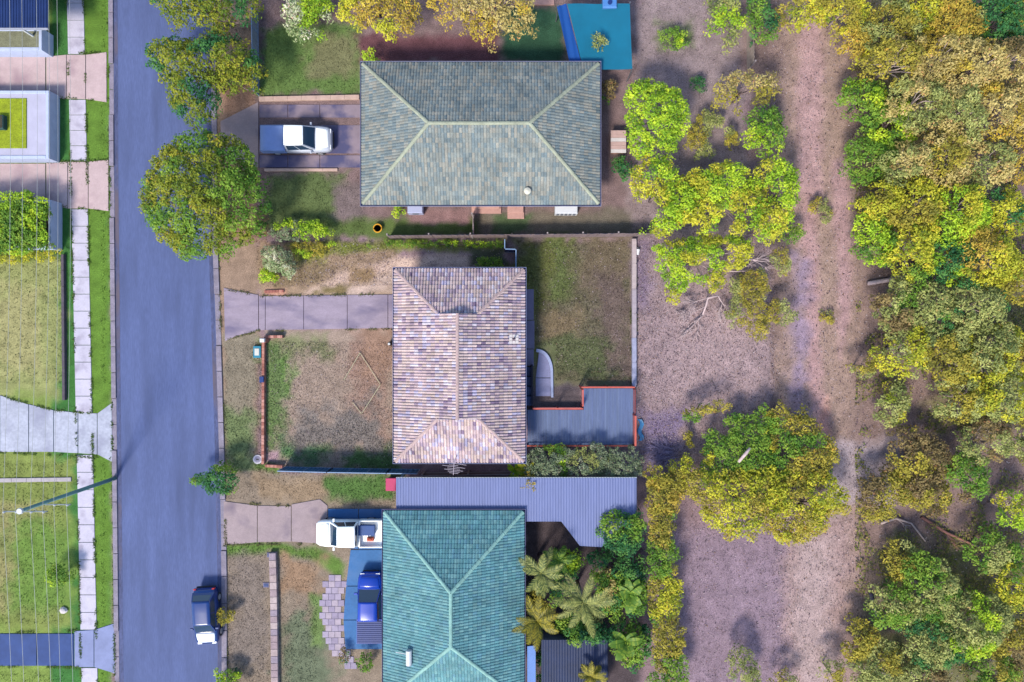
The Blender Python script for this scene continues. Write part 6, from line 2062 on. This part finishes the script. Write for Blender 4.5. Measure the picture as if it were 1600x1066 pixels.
branch_tree(mb, P3(1152, 404, 1.6), Vector((1, -0.14, 0.0)), 2.2, 0.05, 2, rr)
branch_tree(mb, P3(1140, 424, 1.4), Vector((1, 0.12, 0.0)), 2.2, 0.045, 2, rr)
mb.obj('limb', m_dead, e, True)
e = thing('twig_pile', 'pile of bare grey twigs below the right end of the deck', 'twig pile', P(1030, 712))
mb = MB()
for k in range(9):
    a = rr.uniform(-0.35, 0.35)
    branch_tree(mb, P3(1054 + rr.uniform(-6, 6), 704 + rr.uniform(-4, 18), 0.2), Vector((-math.cos(a), math.sin(a), 0.0)), rr.uniform(1.0, 1.7), 0.028, 2, rr)
mb.obj('twigs', m_twig, e, True)
e = thing('fallen_log', 'pale straight log lying below the yellow trees right of the track', 'log', P(1386, 438))
MB().tube([P3(1356, 443, 0.16), P3(1386, 438, 0.18), P3(1420, 431, 0.17)], [0.15, 0.16, 0.13], 10).obj('trunk', m_dead, e, True)
MB().tube([P3(1400, 435, 0.2), P3(1408, 424, 0.5)], [0.06, 0.03], 6).obj('stub', m_dead, e, True)
for lab, pts, rad, m_ in (('grey bent branch lying at the right edge of the track', [(1376, 818), (1400, 810), (1424, 818), (1446, 846)], 0.10, m_barkg), ('long reddish-brown fallen trunk in the lower bush', [(1440, 808), (1478, 832), (1532, 856)], 0.12, mat('red_bark', S(160, 112, 102), amt=0.2, scale=4)), ('short dark stump log beside the track above the lower green stand', [(1360, 926), (1366, 950), (1372, 972)], 0.16, mat('dark_bark', S(92, 84, 112), amt=0.2, scale=4))):
    e = thing('fallen_log', lab, 'log', P(*pts[0]))
    MB().tube([P3(u_, v_, 0.15 + 0.1 * (k % 2)) for k, (u_, v_) in enumerate(pts)], [rad * (1 - 0.15 * k) for k in range(len(pts))], 9).obj('trunk', m_, e, True)
    mb = MB()
    branch_tree(mb, P3(*pts[1], 0.25), Vector((0.7, -0.7, 0.1)), 1.1, rad * 0.35, 1, rr)
    mb.obj('limb', m_, e, True)
e = thing('fallen_branch', 'pale broken trunk showing through the broad dark yellow-green tree', 'branch', P(1164, 716))
MB().tube([P3(1154, 722, 2.9), P3(1166, 708, 3.1), P3(1172, 700, 3.15)], [0.10, 0.12, 0.08], 8).obj('limb', m_dead, e, True)

# ---- groups for the repeats that have none yet
GROUPS = {'bush_tree': 'bushland trees right of the dirt track', 'garden_tree': 'garden trees', 'small_shrub': 'small shrubs', 'garden_bush': 'garden bushes', 'garden_shrub': 'garden shrubs', 'ground_shrub': 'low plants along the drive yard', 'scrub_bush': 'scrub along the dirt track', 'palm_tree': 'palms beside the teal roof', 'banana_plant': 'banana plants by the tall hedge', 'broad_leaf_plant': 'broad-leaved plants by the lot boundary', 'paling_fence': 'timber paling fences', 'metal_fence': 'sheet metal fences', 'brick_wall': 'low brick walls round the front lawn', 'fallen_log': 'fallen logs in the bush', 'fallen_branch': 'fallen branches', 'parked_ute': 'utes parked in the drives', 'air_conditioner': 'cabinets below the grey-green eave', 'rendered_wall': 'white rendered walls on the left', 'doorstep': 'steps below the grey-green eave', 'pit_lid': 'pit lids beside the stone block wall', 'concrete_edging': 'concrete edgings', 'garden_edging': 'garden edgings', 'street_tree': 'street trees upper left', 'house': 'houses on the right of the road', 'carport': 'carports'}
for o in list(col.objects):
    if o.parent is None and 'label' in o and 'group' not in o:
        k = o.name.split('.')[0]
        if k in GROUPS:
            o['group'] = GROUPS[k]
